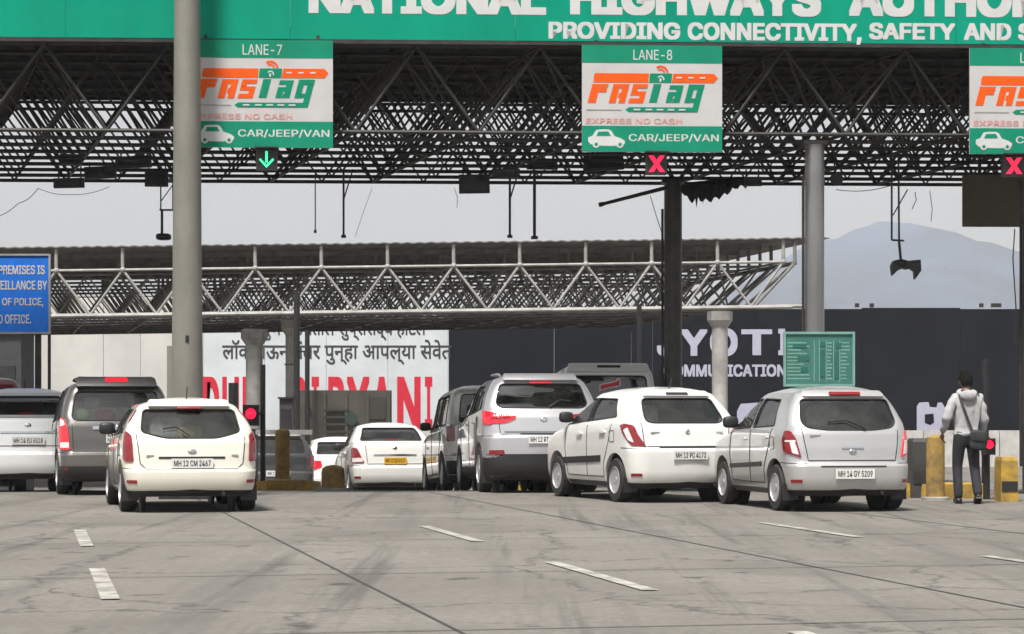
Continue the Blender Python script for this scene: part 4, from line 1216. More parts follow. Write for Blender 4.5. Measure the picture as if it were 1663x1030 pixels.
# -- white hatchback (third from the right)
L, W, H = 3.66, 1.68, 1.57
S = dict(L=L, W=W, H=H, step=0.72, belt=1.04, paint=P_WHITE, lv=hatch_levels(L, W, H, belt=1.04, hood=1.0, step=0.72, top_y=0.50, win_y=0.16, tum=0.14, ws=0.95, ws_run=0.80), surf=dict(rx=0.28, ry=0.26, bow=0.08), wr=0.30, fire=0.85, mir=1.22,
    side_win=hatch_side(L, H, 1.01, 1.66, 0.68, 0.90, 0.12, a_bot=1.08, a_top=1.66, top=0.155), rear_win=[(-0.58, 1.12), (-0.49, 1.075), (0.49, 1.075), (0.58, 1.12), (0.51, 1.41), (-0.51, 1.41)],
    lamps=[dict(p=[(0.60, 0.76), (0.80, 0.77), (0.96, 0.95), (1.03, 1.04), (0.88, 1.065), (0.74, 1.04), (0.70, 0.92)], m=M['red'], sub=[([(0.76, 0.81), (0.84, 0.84), (0.93, 0.98), (0.84, 1.01), (0.80, 0.92)], M['clear'])])],
    spoiler=(1.43, 1.49, 0.50, 0.028), stop=(1.44, 1.462, 0.16, 0.042, M['ink']), plate=(0.645, 0.50, 0.115, 'MH 12 PC 4173', M['plate_w']), badge=(0.955, 0.035, 0.035), script=[(-0.46, 0.945, 0.13, 0.02), (0.48, 0.945, 0.10, 0.02), (0.5, 0.81, 0.07, 0.018)],
    trim=[('plate_garnish', [(-0.42, 0.735), (0.42, 0.735), (0.42, 0.765), (-0.42, 0.765)], 'rear', M['ink'], 0.008, 0.02, False), ('side_moulding', [(1.16, 0.54), (2.60, 0.49), (2.60, 0.58), (1.16, 0.63)], 'side', M['black'], 0.014, 0.02, True), ('pillar_trim', [(1.62, 1.09), (1.70, 1.085), (1.65, 1.42), (1.57, 1.42)], 'side', M['black'], 0.004, 0.01, True)],
    handles=[(1.08, 0.95), (1.94, 0.92)], handle_m=P_WHITE, gaps=door_gaps(L, 1.02, 1.66, 0.66), rear_gaps=[[(-0.64, 1.08), (-0.62, 0.76), (0.62, 0.76), (0.64, 1.08)]], antenna=(0, 0.72), mirror=M['black'])
make_car('hatchback', 'white hatchback with swept red tail lamps and black side moulding', 'car', 1121, 30.6, 19.5, S)

# -- silver hatchback, right
L, W, H = 3.60, 1.62, 1.55
S = dict(L=L, W=W, H=H, step=0.58, belt=0.98, paint=P_SILVER2, fire=0.85, mir=1.22, lv=hatch_levels(L, W, H, belt=0.98, hood=0.95, step=0.58, top_y=0.42, win_y=0.15, tum=0.16, ws=0.95, ws_run=0.78), surf=dict(rx=0.26, ry=0.24, bow=0.07),
    side_win=hatch_side(L, H, 0.97, 1.60, 0.74, 0.88, 0.05, top=0.16, a_bot=1.08, a_top=1.66), rear_win=[(-0.61, 1.10), (-0.54, 1.03), (-0.3, 1.0), (0.3, 1.0), (0.54, 1.03), (0.61, 1.10), (0.56, 1.38), (-0.56, 1.38)], rw_r=0.06,
    lamps=[dict(p=[(0.64, 0.66), (0.76, 0.70), (0.92, 0.74), (0.94, 0.88), (0.86, 0.99), (0.76, 0.99), (0.70, 0.90)], m=M['red'], m_right=M['red_lit'], sub=[([(0.67, 0.70), (0.75, 0.72), (0.78, 0.85), (0.72, 0.88)], M['clear']), ([(0.70, 0.855), (0.86, 0.855), (0.86, 0.875), (0.70, 0.875)], M['clear'])])],
    spoiler=(1.40, 1.465, 0.53, 0.026), stop=(1.405, 1.435, 0.20, 0.050, M['red']), plate=(0.47, 0.50, 0.12, 'MH 14 GY 5209', M['plate_w']), badge=(0.74, 0.05, 0.03), script=[(-0.46, 0.93, 0.14, 0.022)],
    trim=[('plate_garnish', [(-0.14, 0.775), (0.14, 0.775), (0.14, 0.795), (-0.14, 0.795)], 'rear', M['chrome'], 0.012, 0.02, False), ('bumper_slot', [(-0.42, 0.55), (0.42, 0.55), (0.42, 0.565), (-0.42, 0.565)], 'rear', M['ink'], 0.005, 0.02, False), ('side_moulding', [(1.15, 0.54), (2.45, 0.49), (2.45, 0.55), (1.15, 0.60)], 'side', M['black'], 0.014, 0.02, True)],
    handles=[(1.02, 0.90), (1.86, 0.875)], gaps=door_gaps(L, 0.98, 1.60, 0.66), rear_gaps=[[(-0.62, 1.02), (-0.60, 0.86), (-0.56, 0.63), (0.56, 0.63), (0.60, 0.86), (0.62, 1.02)]], wiper=(0.18, -0.28, 1.0), seat=M['seat2'], mirror=M['black'])
make_car('hatchback', 'silver hatchback with round red tail lamps and rear wiper below the rate board', 'car', 1388, 27.7, 12, S)

# -- silver sport utility vehicle
L, W, H = 4.20, 1.84, 1.83
S = dict(L=L, W=W, H=H, step=0.84, reflex=False, belt=1.22, paint=P_SILVER, lv=hatch_levels(L, W, H, belt=1.22, hood=1.14, step=0.84, top_y=0.50, win_y=0.20, tum=0.17, ws=1.30), surf=dict(rx=0.28, ry=0.26, bow=0.09), wr=0.355, axles=(0.82, 3.41), rw_depth=1.0,
    side_win=hatch_side(L, H, 1.15, 1.95, 1.12, 1.25, 0.06, top=0.17, a_bot=1.45, a_top=2.10) + [[(0.66, 1.29), (1.02, 1.24), (1.13, 1.56), (0.92, 1.55)]], rear_win=[(-0.71, 1.34), (-0.62, 1.28), (0.62, 1.28), (0.71, 1.34), (0.62, 1.655), (-0.62, 1.655)],
    glass=M['glass_dark'], rear_glass=M['glass_dark'],
    lamps=[dict(p=[(0.42, 1.12), (0.55, 1.06), (0.86, 1.02), (1.02, 1.05), (1.04, 1.21), (0.94, 1.25), (0.70, 1.19), (0.42, 1.17)], m=M['red_lit'], m_right=M['red'], sub=[([(0.50, 1.12), (0.8, 1.105), (0.8, 1.13), (0.50, 1.145)], M['red'])])],
    spoiler=(1.675, 1.755, 0.57, 0.07), stop=(1.65, 1.68, 0.17, 0.03, M['red_lit']), plate=(0.80, 0.50, 0.12, 'MH 12 RT 4816', M['plate_w']), badge=(1.10, 0.055, 0.035),
    trim=[('chrome_strip', [(-0.60, 0.92), (0.60, 0.92), (0.60, 0.95), (-0.60, 0.95)], 'rear', P_SILVER, 0.02, 0.03, False), ('plate_garnish', [(-0.36, 0.875), (0.36, 0.875), (0.36, 0.895), (-0.36, 0.895)], 'rear', M['ink'], 0.008, 0.02, False), ('bumper_cladding', [(0, 0.26), (1.15, 0.26), (1.15, 0.52), (0.9, 0.58), (0, 0.58)], 'wrap', M['black'], 0.010, 0.03, True), ('reflector', [(0.60, 0.575), (0.86, 0.575), (0.84, 0.64), (0.62, 0.64)], 'wrap', M['red'], 0.016, 0.02, True), ('sill_cladding', [(1.25, 0.24), (2.98, 0.24), (2.98, 0.40), (1.25, 0.40)], 'side', M['black'], 0.010, 0.02, True)],
    handles=[(1.36, 1.08), (2.25, 1.06)], handle_m=M['chrome'], gaps=door_gaps(L, 1.1, 1.95, 0.82, 0.42), rear_gaps=[[(-0.70, 1.2), (-0.66, 0.88), (0.66, 0.88), (0.70, 1.2)]], wiper=(0.1, 0.45, 1.285), rails=(0.75, 2.3), rail_m=P_SILVER, spokes=5)
make_car('sport_utility_car', 'silver sport utility car with wide red tail lamps and roof rails', 'car', 885, 34.4, 8, S)

# -- grey people carrier, left, brake lamps lit
L, W, H = 4.26, 1.72, 1.73
S = dict(L=L, W=W, H=H, belt=1.06, paint=P_GREY, lv=hatch_levels(L, W, H, belt=1.06, hood=1.0, step=0.60, top_y=0.42, win_y=0.16, tum=0.15, ws=1.15), surf=dict(rx=0.22, ry=0.22, bow=0.06), wr=0.315, axles=(0.76, 3.48),
    side_win=hatch_side(L, H, 1.03, 2.05, 1.22, 1.28, 0.05, top=0.16, a_bot=1.3, a_top=1.98) + [[(0.56, 1.15), (1.13, 1.12), (1.17, 1.54), (0.80, 1.53)]], rear_win=[(-0.66, 1.14), (-0.60, 1.09), (0.60, 1.09), (0.66, 1.14), (0.59, 1.52), (-0.59, 1.52)],
    lamps=[dict(p=[(0.68, 0.66), (0.86, 0.66), (0.96, 0.70), (0.95, 1.02), (0.86, 1.14), (0.77, 1.12), (0.72, 0.95)], m=M['red_lit'], sub=[([(0.70, 0.69), (0.86, 0.69), (0.86, 0.77), (0.70, 0.77)], M['clear']), ([(0.76, 1.02), (0.86, 1.0), (0.86, 1.11), (0.79, 1.10)], M['clear'])])],
    spoiler=(1.555, 1.66, 0.58, 0.09), spoiler_m=M['black'], stop=(1.60, 1.645, 0.16, 0.095, M['red_lit']), plate=(0.84, 0.34, 0.16, 'MH 12\nNB 7035', M['plate_w']), badge=(0.99, 0.04, 0.03),
    trim=[('chrome_strip', [(-0.36, 0.955), (0.36, 0.955), (0.36, 1.005), (-0.36, 1.005)], 'rear', M['chrome'], 0.014, 0.02, False), ('bumper_cladding', [(0, 0.24), (1.0, 0.24), (1.0, 0.42), (0, 0.42)], 'wrap', M['black'], 0.010, 0.03, True)],
    handles=[(1.40, 0.95), (2.36, 0.93)], handle_m=M['chrome'], gaps=door_gaps(L, 1.05, 2.05, 0.76), rear_gaps=[[(-0.66, 1.05), (-0.64, 0.63), (0.64, 0.63), (0.66, 1.05)]], rails=(0.6, 2.2), rail_m=M['steel_grey'], rows=3, seat=M['seat2'], rear_seat=1.45)
make_car('people_carrier', 'dark grey people carrier with lit red brake lamps left of the pole', 'car', 192, 33.4, 14, S)

# -- beige-grey multi purpose vehicle behind the silver one
L, W, H = 4.20, 1.76, 1.88
S = dict(L=L, W=W, H=H, belt=1.12, paint=P_TAN, lv=hatch_levels(L, W, H, belt=1.10, hood=1.08, step=0.62, top_y=0.30, win_y=0.12, tum=0.12, ws=1.20, ws_run=0.70), surf=dict(rx=0.18, ry=0.17, bow=0.05), wr=0.33, axles=(0.82, 3.38),
    side_win=hatch_side(L, H, 1.12, 2.10, 1.30, 1.34, 0.0, top=0.18, a_bot=1.32, a_top=1.9) + [[(0.46, 1.16), (1.20, 1.16), (1.22, 1.68), (0.54, 1.68)]], rear_win=[(-0.64, 1.18), (0.64, 1.18), (0.58, 1.68), (-0.58, 1.68)],
    lamps=[dict(p=[(0.72, 0.86), (0.90, 0.86), (0.90, 1.12), (0.72, 1.12)], m=M['red'])],
    stop=(1.72, 1.75, 0.14, 0.012, M['red']), plate=(0.78, 0.50, 0.12, 'MH 12 JK 3392', M['plate_w']),
    trim=[('bumper_cladding', [(0, 0.30), (0.95, 0.30), (0.95, 0.52), (0, 0.52)], 'wrap', M['black'], 0.03, 0.04, True), ('chrome_strip', [(0.705, 1.125), (0.915, 1.125), (0.915, 1.15), (0.705, 1.15)], 'wrap', M['chrome'], 0.02, 0.03, True)],
    handles=[(1.45, 1.0), (2.45, 1.0)], handle_m=M['chrome'], gaps=door_gaps(L, 1.1, 2.15, 0.82), rows=3, rear_seat=1.5, mirror=M['black'])
make_car('people_carrier', 'beige grey people carrier half hidden behind the silver sport utility car', 'car', 808, 39.3, 9, S)

# -- white saloon at the left edge
L, W, H = 4.40, 1.74, 1.64
S = dict(L=L, W=W, H=H, belt=1.0, paint=P_WHITE2, lv=sedan_levels(L, W, H, deck=1.13, belt=1.0, hood=0.98), surf=dict(rx=0.24, ry=0.22, bow=0.06), wr=0.31, axles=(0.95, 3.58), rw_depth=1.9,
    side_win=[[(1.28, 1.10), (2.12, 1.06), (2.07, 1.42), (1.62, 1.41)], [(2.20, 1.06), (3.05, 1.03), (2.40, 1.40), (2.15, 1.42)]], rear_win=[(-0.62, 1.20), (0.62, 1.20), (0.53, 1.50), (-0.53, 1.50)], rw_r=0.04,
    lamps=[dict(p=[(0.56, 0.90), (0.80, 0.86), (1.0, 0.88), (1.0, 1.0), (0.8, 1.04), (0.60, 1.02)], m=M['red'], sub=[([(0.60, 0.915), (0.74, 0.90), (0.74, 0.95), (0.60, 0.96)], M['clear'])])],
    plate=(0.78, 0.50, 0.12, 'MH 14 EU 6518', M['plate_w']), badge=(1.02, 0.05, 0.03), stop=(1.215, 1.23, 0.12, 0.01, M['red']),
    trim=[('plate_garnish', [(-0.42, 0.895), (0.42, 0.895), (0.42, 0.925), (-0.42, 0.925)], 'rear', M['chrome'], 0.01, 0.02, False)],
    handles=[(1.45, 0.93), (2.4, 0.91)], handle_m=M['chrome'], gaps=door_gaps(L, 1.0, 2.16, 0.95), rear_gaps=[[(-0.60, 1.08), (-0.56, 0.70), (0.56, 0.70), (0.60, 1.08)]], rear_seat=1.55, antenna=(0, 1.7))
make_car('saloon_car', 'white saloon car cut by the picture edge under the blue notice', 'car', 46, 35.0, 14, S)

# -- white taxi saloon in the middle distance
L, W, H = 4.26, 1.70, 1.52
S = dict(L=L, W=W, H=H, belt=0.98, paint=P_WHITE, lv=sedan_levels(L, W, H, deck=1.06, belt=0.98, hood=0.95), surf=dict(rx=0.24, ry=0.22, bow=0.06), wr=0.30, axles=(0.92, 3.46), rw_depth=1.9,
    side_win=[[(1.22, 1.06), (2.02, 1.03), (1.97, 1.39), (1.56, 1.38)], [(2.10, 1.03), (2.95, 1.0), (2.30, 1.37), (2.05, 1.39)]], rear_win=[(-0.62, 1.12), (0.62, 1.12), (0.52, 1.40), (-0.52, 1.40)], rw_r=0.05,
    lamps=[dict(p=[(0.60, 0.66), (0.86, 0.66), (0.98, 0.70), (0.96, 0.92), (0.88, 0.97), (0.74, 0.95)], m=M['red'], sub=[([(0.63, 0.68), (0.88, 0.68), (0.88, 0.76), (0.64, 0.76)], M['clear'])])],
    plate=(0.70, 0.44, 0.13, 'MH 12 QG 8127', M['plate_y']), badge=(0.95, 0.045, 0.03), stop=(1.13, 1.145, 0.12, 0.01, M['red']),
    trim=[('plate_garnish', [(-0.42, 0.80), (0.42, 0.80), (0.42, 0.83), (-0.42, 0.83)], 'rear', M['chrome'], 0.01, 0.02, False)],
    handles=[(1.40, 0.90), (2.3, 0.88)], gaps=door_gaps(L, 0.98, 2.06, 0.92), rear_gaps=[[(-0.58, 1.04), (-0.54, 0.64), (0.54, 0.64), (0.58, 1.04)]], rear_seat=1.5)
make_car('saloon_car', 'white taxi saloon with yellow number plate beyond the beige grey carrier', 'car', 643, 44.4, 10, S)

# -- white compact saloon farther off
L, W, H = 3.99, 1.68, 1.52
S = dict(L=L, W=W, H=H, belt=0.98, paint=P_WHITE, lv=sedan_levels(L, W, H, deck=1.06, belt=0.98, hood=0.95, boot=0.42, win_top=1.05), surf=dict(rx=0.26, ry=0.24, bow=0.06), wr=0.30, axles=(0.78, 3.2), rw_depth=1.75,
    side_win=[[(1.08, 1.08), (1.86, 1.03), (1.81, 1.39), (1.42, 1.38)], [(1.94, 1.03), (2.70, 1.0), (2.10, 1.37), (1.89, 1.39)]], rear_win=[(-0.60, 1.12), (0.60, 1.12), (0.52, 1.40), (-0.52, 1.40)], rw_r=0.05,
    lamps=[dict(p=[(0.52, 0.84), (0.70, 0.76), (0.95, 0.80), (1.0, 0.94), (0.85, 0.98), (0.54, 0.97)], m=M['red_lit'])],
    plate=(0.72, 0.44, 0.12, 'MH 12 HZ 2950', M['plate_w']), badge=(0.94, 0.04, 0.03),
    handles=[(1.28, 0.90), (2.1, 0.88)], gaps=door_gaps(L, 0.98, 1.9, 0.78), rear_seat=1.35)
make_car('saloon_car', 'small white saloon with lit red lamp just behind the white taxi', 'car', 560, 53.0, 11, S)

# -- dark car behind the ochre bollard
L, W, H = 3.7, 1.62, 1.48
S = dict(L=L, W=W, H=H, belt=0.94, paint=P_DARK, lv=hatch_levels(L, W, H, belt=0.93, hood=0.90, step=0.58), surf=dict(rx=0.26, ry=0.24, bow=0.06),
    side_win=hatch_side(L, H, 0.92, 1.62, 0.80, 0.95, 0.05), rear_win=[(-0.60, 1.0), (0.60, 1.0), (0.54, 1.31), (-0.54, 1.31)],
    lamps=[dict(p=[(0.66, 0.66), (0.86, 0.66), (0.88, 0.94), (0.72, 0.94)], m=M['red'])], plate=(0.56, 0.5, 0.12, 'MH 12 DX 7741', M['plate_w']), spoiler=(1.33, 1.40, 0.52, 0.05), spoiler_m=M['steel_pale'],
    handles=[(1.15, 0.86), (2.0, 0.84)], gaps=door_gaps(L, 0.94, 1.62, 0.66))
make_car('hatchback', 'dark blue grey hatchback right of the cream one near the ochre bollard', 'car', 452, 47.5, 12, S)

# -- tall white van with the red sticker
L, W, H = 4.5, 1.78, 2.24
lvv = [(0.22, 0.12, L - 0.1, 0.80), (0.32, 0.02, L - 0.02, 0.86), (0.6, 0.0, L, 0.89), (0.66, 0.04, L - 0.05, 0.89), (1.05, 0.06, L - 0.25, 0.89), (1.25, 0.08, L - 0.75, 0.885), (1.32, 0.10, L - 0.85, 0.875), (1.70, 0.14, L - 1.2, 0.83), (2.02, 0.20, L - 1.5, 0.78), (2.13, 0.26, L - 1.6, 0.72), (2.19, 0.36, L - 1.75, 0.62)]
S = dict(L=L, W=W, H=H, belt=1.32, paint=P_WHITE, lv=lvv, surf=dict(rx=0.16, ry=0.15, bow=0.05), wr=0.33, axles=(0.95, 3.7), fire=1.1,
    side_win=[[(0.5, 1.4), (1.5, 1.4), (1.5, 1.94), (0.6, 1.94)], [(1.6, 1.4), (2.4, 1.4), (2.35, 1.94), (1.6, 1.94)], [(2.5, 1.4), (3.4, 1.4), (2.95, 1.92), (2.45, 1.94)]], rear_win=[(-0.70, 1.40), (0.70, 1.40), (0.64, 1.97), (-0.64, 1.97)], rear_glass=M['glass_dark'],
    lamps=[dict(p=[(0.76, 0.80), (0.90, 0.80), (0.90, 1.15), (0.76, 1.15)], m=M['red'])], plate=(0.74, 0.5, 0.12, 'MH 12 LP 5586', M['plate_w']), spoiler=(2.03, 2.15, 0.70, 0.055), stop=(2.085, 2.115, 0.20, 0.066, M['ink']),
    handles=[(1.4, 1.15), (2.7, 1.15)], rear_seat=1.4)
van = make_car('van', 'tall white van with red sticker on its dark rear window', 'van', 993, 38.9, 6, S)
vsf = Surf(lvv, belt=1.32, rx=0.16, ry=0.15, bow=0.05)
sk = patch(vsf, [(-0.18, 1.70), (-0.17, 1.83), (0.0, 1.86), (0.12, 1.885), (0.13, 1.92), (0.19, 1.93), (0.205, 1.80), (0.17, 1.775), (0.0, 1.75)], 'rear', 0.004, 0.006, nc=12).build('sticker', mat('sticker_white', (0.70, 0.60, 0.60), 0.5), van)
patch(vsf, [(-0.155, 1.73), (-0.15, 1.805), (0.0, 1.835), (0.13, 1.865), (0.145, 1.895), (0.175, 1.90), (0.18, 1.82), (0.16, 1.80), (0.0, 1.775)], 'rear', 0.008, 0.006, nc=12).build('sticker_print', mat('sticker_red', (0.60, 0.03, 0.05), 0.5), sk)

# -- dark red vehicle behind the saloon at the left edge
L, W, H = 4.3, 1.74, 2.10
lvr = [(z * 1.03, a, b_, c) for z, a, b_, c in [(0.22, 0.12, L - 0.1, 0.78), (0.32, 0.02, L - 0.02, 0.84), (0.6, 0.0, L, 0.87), (0.66, 0.04, L - 0.05, 0.87), (1.0, 0.06, L - 0.25, 0.87), (1.18, 0.08, L - 0.75, 0.865), (1.24, 0.10, L - 0.85, 0.855), (1.60, 0.16, L - 1.2, 0.80), (1.90, 0.28, L - 1.5, 0.72), (1.98, 0.36, L - 1.6, 0.66), (2.02, 0.46, L - 1.75, 0.56)]]
S = dict(L=L, W=W, H=H, belt=1.28, paint=P_RED, lv=lvr, surf=dict(rx=0.2, ry=0.18, bow=0.05), wr=0.32, axles=(0.9, 3.5), fire=1.1,
    side_win=[[(0.6, 1.35), (1.5, 1.35), (1.5, 1.84), (0.75, 1.84)], [(1.6, 1.35), (2.4, 1.35), (2.35, 1.86), (1.6, 1.86)]], rear_win=[(-0.64, 1.36), (0.64, 1.36), (0.58, 1.86), (-0.58, 1.86)], rear_glass=M['glass_dark'],
    lamps=[dict(p=[(0.72, 0.80), (0.86, 0.80), (0.86, 1.15), (0.72, 1.15)], m=M['red'])])
make_car('van', 'dark red van roof showing above the white saloon at the picture edge', 'van', -36, 40.8, 13, S)

# ------------------------------------------------------------------ olive truck seen from behind
def truck():
    d = 57.0
    t = thing('truck', 'olive grey box truck with green round emblem beyond the white taxi', 'truck', (PX(562, d), d, gz(d)), R(9))
    body = mat('olive_truck_paint', (0.075, 0.070, 0.058), 0.7, var=0.18, scale=1.5, bump=0.05)
    dark = mat('truck_dark', (0.045, 0.042, 0.036), 0.8)
    W = 2.3; z0, z1 = 0.85, PZ(634, d) - gz(d)
    h = z1 - z0
    MB().box((0, 1.6, z0 + h / 2), (W, 3.2, h)).build('box_body', body, t)
    for i in range(5):
        MB().box((-W / 2 + 0.08 + i * (W - 0.16) / 4, -0.02, z0 + h / 2), (0.07, 0.05, h - 0.1)).build('rib', body, t)
    for i, z in enumerate((0.80, 0.98, 1.16, 1.34)):
        MB().box((-0.26, -0.03, z0 + z), (0.62, 0.05, 0.05)).build('slat', dark, t)
    MB().box((0.78, -0.012, z0 + h - 0.45), (0.42, 0.03, 0.55)).build('hatch', dark, t)
    MB().lathe([(0.16, 0), (0.16, 0.02)], axis='Y', n=24).build('emblem', mat('emblem_green', (0.03, 0.048, 0.040), 0.6), t, loc=(0.12, -0.075, 1.98))
    MB().box((-W / 2 + 0.2, -0.03, z1 - 0.5), (0.12, 0.05, 0.12)).build('marker_lamp', M['black'], t)
    MB().box((0, 4.3, z0 + 0.45), (W - 0.2, 1.6, 1.5)).build('cab', body, t)
    MB().box((0, 2.4, 0.72), (1.0, 5.0, 0.22)).build('chassis', dark, t)
    MB().box((0, -0.05, 0.60), (W - 0.1, 0.14, 0.16)).build('bumper', dark, t)
    for y in (0.9, 4.2):
        for sg in (-1, 1): wheel(t, sg * (W / 2 - 0.2), y, 0.45, sg, M['steel_grey'], 5)
    for sg in (-1, 1): MB().box((sg * 0.95, -0.06, 0.78), (0.2, 0.05, 0.1)).build('tail_lamp', M['red'], t)
truck()

# ------------------------------------------------------------------ odds and ends lying inside the cars
def inside(car, name, label, cat, lx, ly, lz, r, col, e=0.6, rot=0.0):
    m_ = Matrix.Translation(car.location) @ car.rotation_euler.to_matrix().to_4x4()
    q = m_ @ Vector((lx, ly, lz))
    t = thing(name, label, cat, q, car.rotation_euler.z + rot)
    c_ = mat('cloth_%02d%02d%02d' % tuple(int(v * 99) for v in col), col, 0.9, var=0.15, scale=9, bump=0.4, bscale=14)
    b_ = MB().blob((0, 0, 0), r, e=e, n=18, m=12).build('cover', c_, t, smooth=60)
    MB().tube([(r[0] * 0.97 * math.copysign(abs(math.cos(a)) ** e, math.cos(a)), 0, r[2] * 0.97 * math.copysign(abs(math.sin(a)) ** e, math.sin(a))) for a in [2 * math.pi * i / 24 for i in range(24)]], 0.008, 5, True).build('piping', c_, t, smooth=60)
    return t
CR, SW, CE, SU, PC = CARS[0], CARS[1], CARS[2], CARS[3], CARS[4]
inside(CR, 'cushion', 'pale cushion behind the rear window of the cream hatchback on its left', 'cushion', -0.26, 0.62, 1.02, (0.22, 0.08, 0.14), (0.62, 0.58, 0.50))
inside(CR, 'cushion', 'yellowish cushion low in the middle of the cream hatchback rear window', 'cushion', 0.02, 0.60, 0.97, (0.16, 0.07, 0.09), (0.62, 0.50, 0.26), rot=0.3)
inside(SW, 'cushion', 'cream cushion behind the left side of the white hatchback rear window', 'cushion', -0.34, 0.66, 1.16, (0.15, 0.08, 0.16), (0.66, 0.62, 0.48), rot=0.2)
inside(CE, 'cushion', 'beige cushion behind the rear window of the silver hatchback', 'cushion', -0.22, 0.58, 1.16, (0.24, 0.08, 0.15), (0.50, 0.45, 0.36))
inside(PC, 'cushion', 'green cushion low in the rear window of the dark people carrier', 'cushion', -0.50, 0.44, 1.18, (0.11, 0.08, 0.09), (0.30, 0.50, 0.16))
inside(PC, 'cushion', 'red cushion in the rear window of the dark people carrier', 'cushion', -0.16, 0.46, 1.17, (0.15, 0.08, 0.08), (0.50, 0.07, 0.08))

# ------------------------------------------------------------------ people
def skin_mesh(joints, edges, root, sub=2):
    """Continuous tapered body grown round a skeleton. joints: name -> (position, radius or (rx, ry))."""
    names = list(joints); idx = {n: i for i, n in enumerate(names)}
    me = bpy.data.meshes.new('figure')
    me.from_pydata([joints[n][0] for n in names], [(idx[a], idx[b]) for a, b in edges], [])
    o = bpy.data.objects.new('figure', me); COL.objects.link(o)
    md = o.modifiers.new('s', 'SKIN'); md.use_smooth_shade = True
    sv = me.skin_vertices[0].data
    for n in names:
        r = joints[n][1]; sv[idx[n]].radius = r if isinstance(r, tuple) else (r, r)
        sv[idx[n]].use_root = (n == root)
    sd_ = o.modifiers.new('d', 'SUBSURF'); sd_.levels = sub; sd_.render_levels = sub
    dg = bpy.context.evaluated_depsgraph_get()
    out = bpy.data.meshes.new_from_object(o.evaluated_get(dg))
    bpy.data.objects.remove(o)
    out.materials.clear()
    out.polygons.foreach_set('use_smooth', [True] * len(out.polygons))
    return out

def chain(*n): return [(a, b) for a, b in zip(n, n[1:])]

def join_meshes(ms):
    bm = bmesh.new()
    for m in ms: bm.from_mesh(m)
    out = bpy.data.meshes.new('body'); bm.to_mesh(out); bm.free()
    out.polygons.foreach_set('use_smooth', [True] * len(out.polygons))
    return out

SKIN = mat('skin', (0.27, 0.145, 0.09), 0.55, var=0.06)
HAIR = mat('dark_hair', (0.010, 0.009, 0.008), 0.85, spec=0.1, var=0.2, scale=40, bump=0.5, bscale=120)

def hand(wr, tip, side, out):
    """Palm and five bent fingers hanging from the wrist."""
    w, d = Vector(wr), (Vector(tip) - Vector(wr)).normalized()
    s = Vector(side).normalized(); o = Vector(out).normalized()
    ms = []
    palm = w + d * 0.085
    J = {'a': (tuple(w), (0.026, 0.022)), 'b': (tuple(w + d * 0.045), (0.036, 0.018)), 'c': (tuple(palm), (0.036, 0.016))}
    ms.append(skin_mesh(J, chain('a', 'b', 'c'), 'a', 1))
    for k, (off, ln) in enumerate(((-0.027, 0.062), (-0.009, 0.072), (0.010, 0.067), (0.027, 0.052))):
        b = palm + s * off - d * 0.005
        J = {'a': (tuple(b), 0.0095), 'b': (tuple(b + d * ln * 0.5 + o * 0.008), 0.009), 'c': (tuple(b + d * ln * 0.85 + o * 0.030), 0.008), 'e': (tuple(b + d * ln * 0.95 + o * 0.05), 0.007)}
        ms.append(skin_mesh(J, chain('a', 'b', 'c', 'e'), 'a', 1))
    b = w + d * 0.03 - s * 0.026
    J = {'a': (tuple(b), 0.012), 'b': (tuple(b - s * 0.022 + d * 0.03 + o * 0.012), 0.0105), 'c': (tuple(b - s * 0.024 + d * 0.058 + o * 0.025), 0.009)}
    ms.append(skin_mesh(J, chain('a', 'b', 'c'), 'a', 1))
    return ms

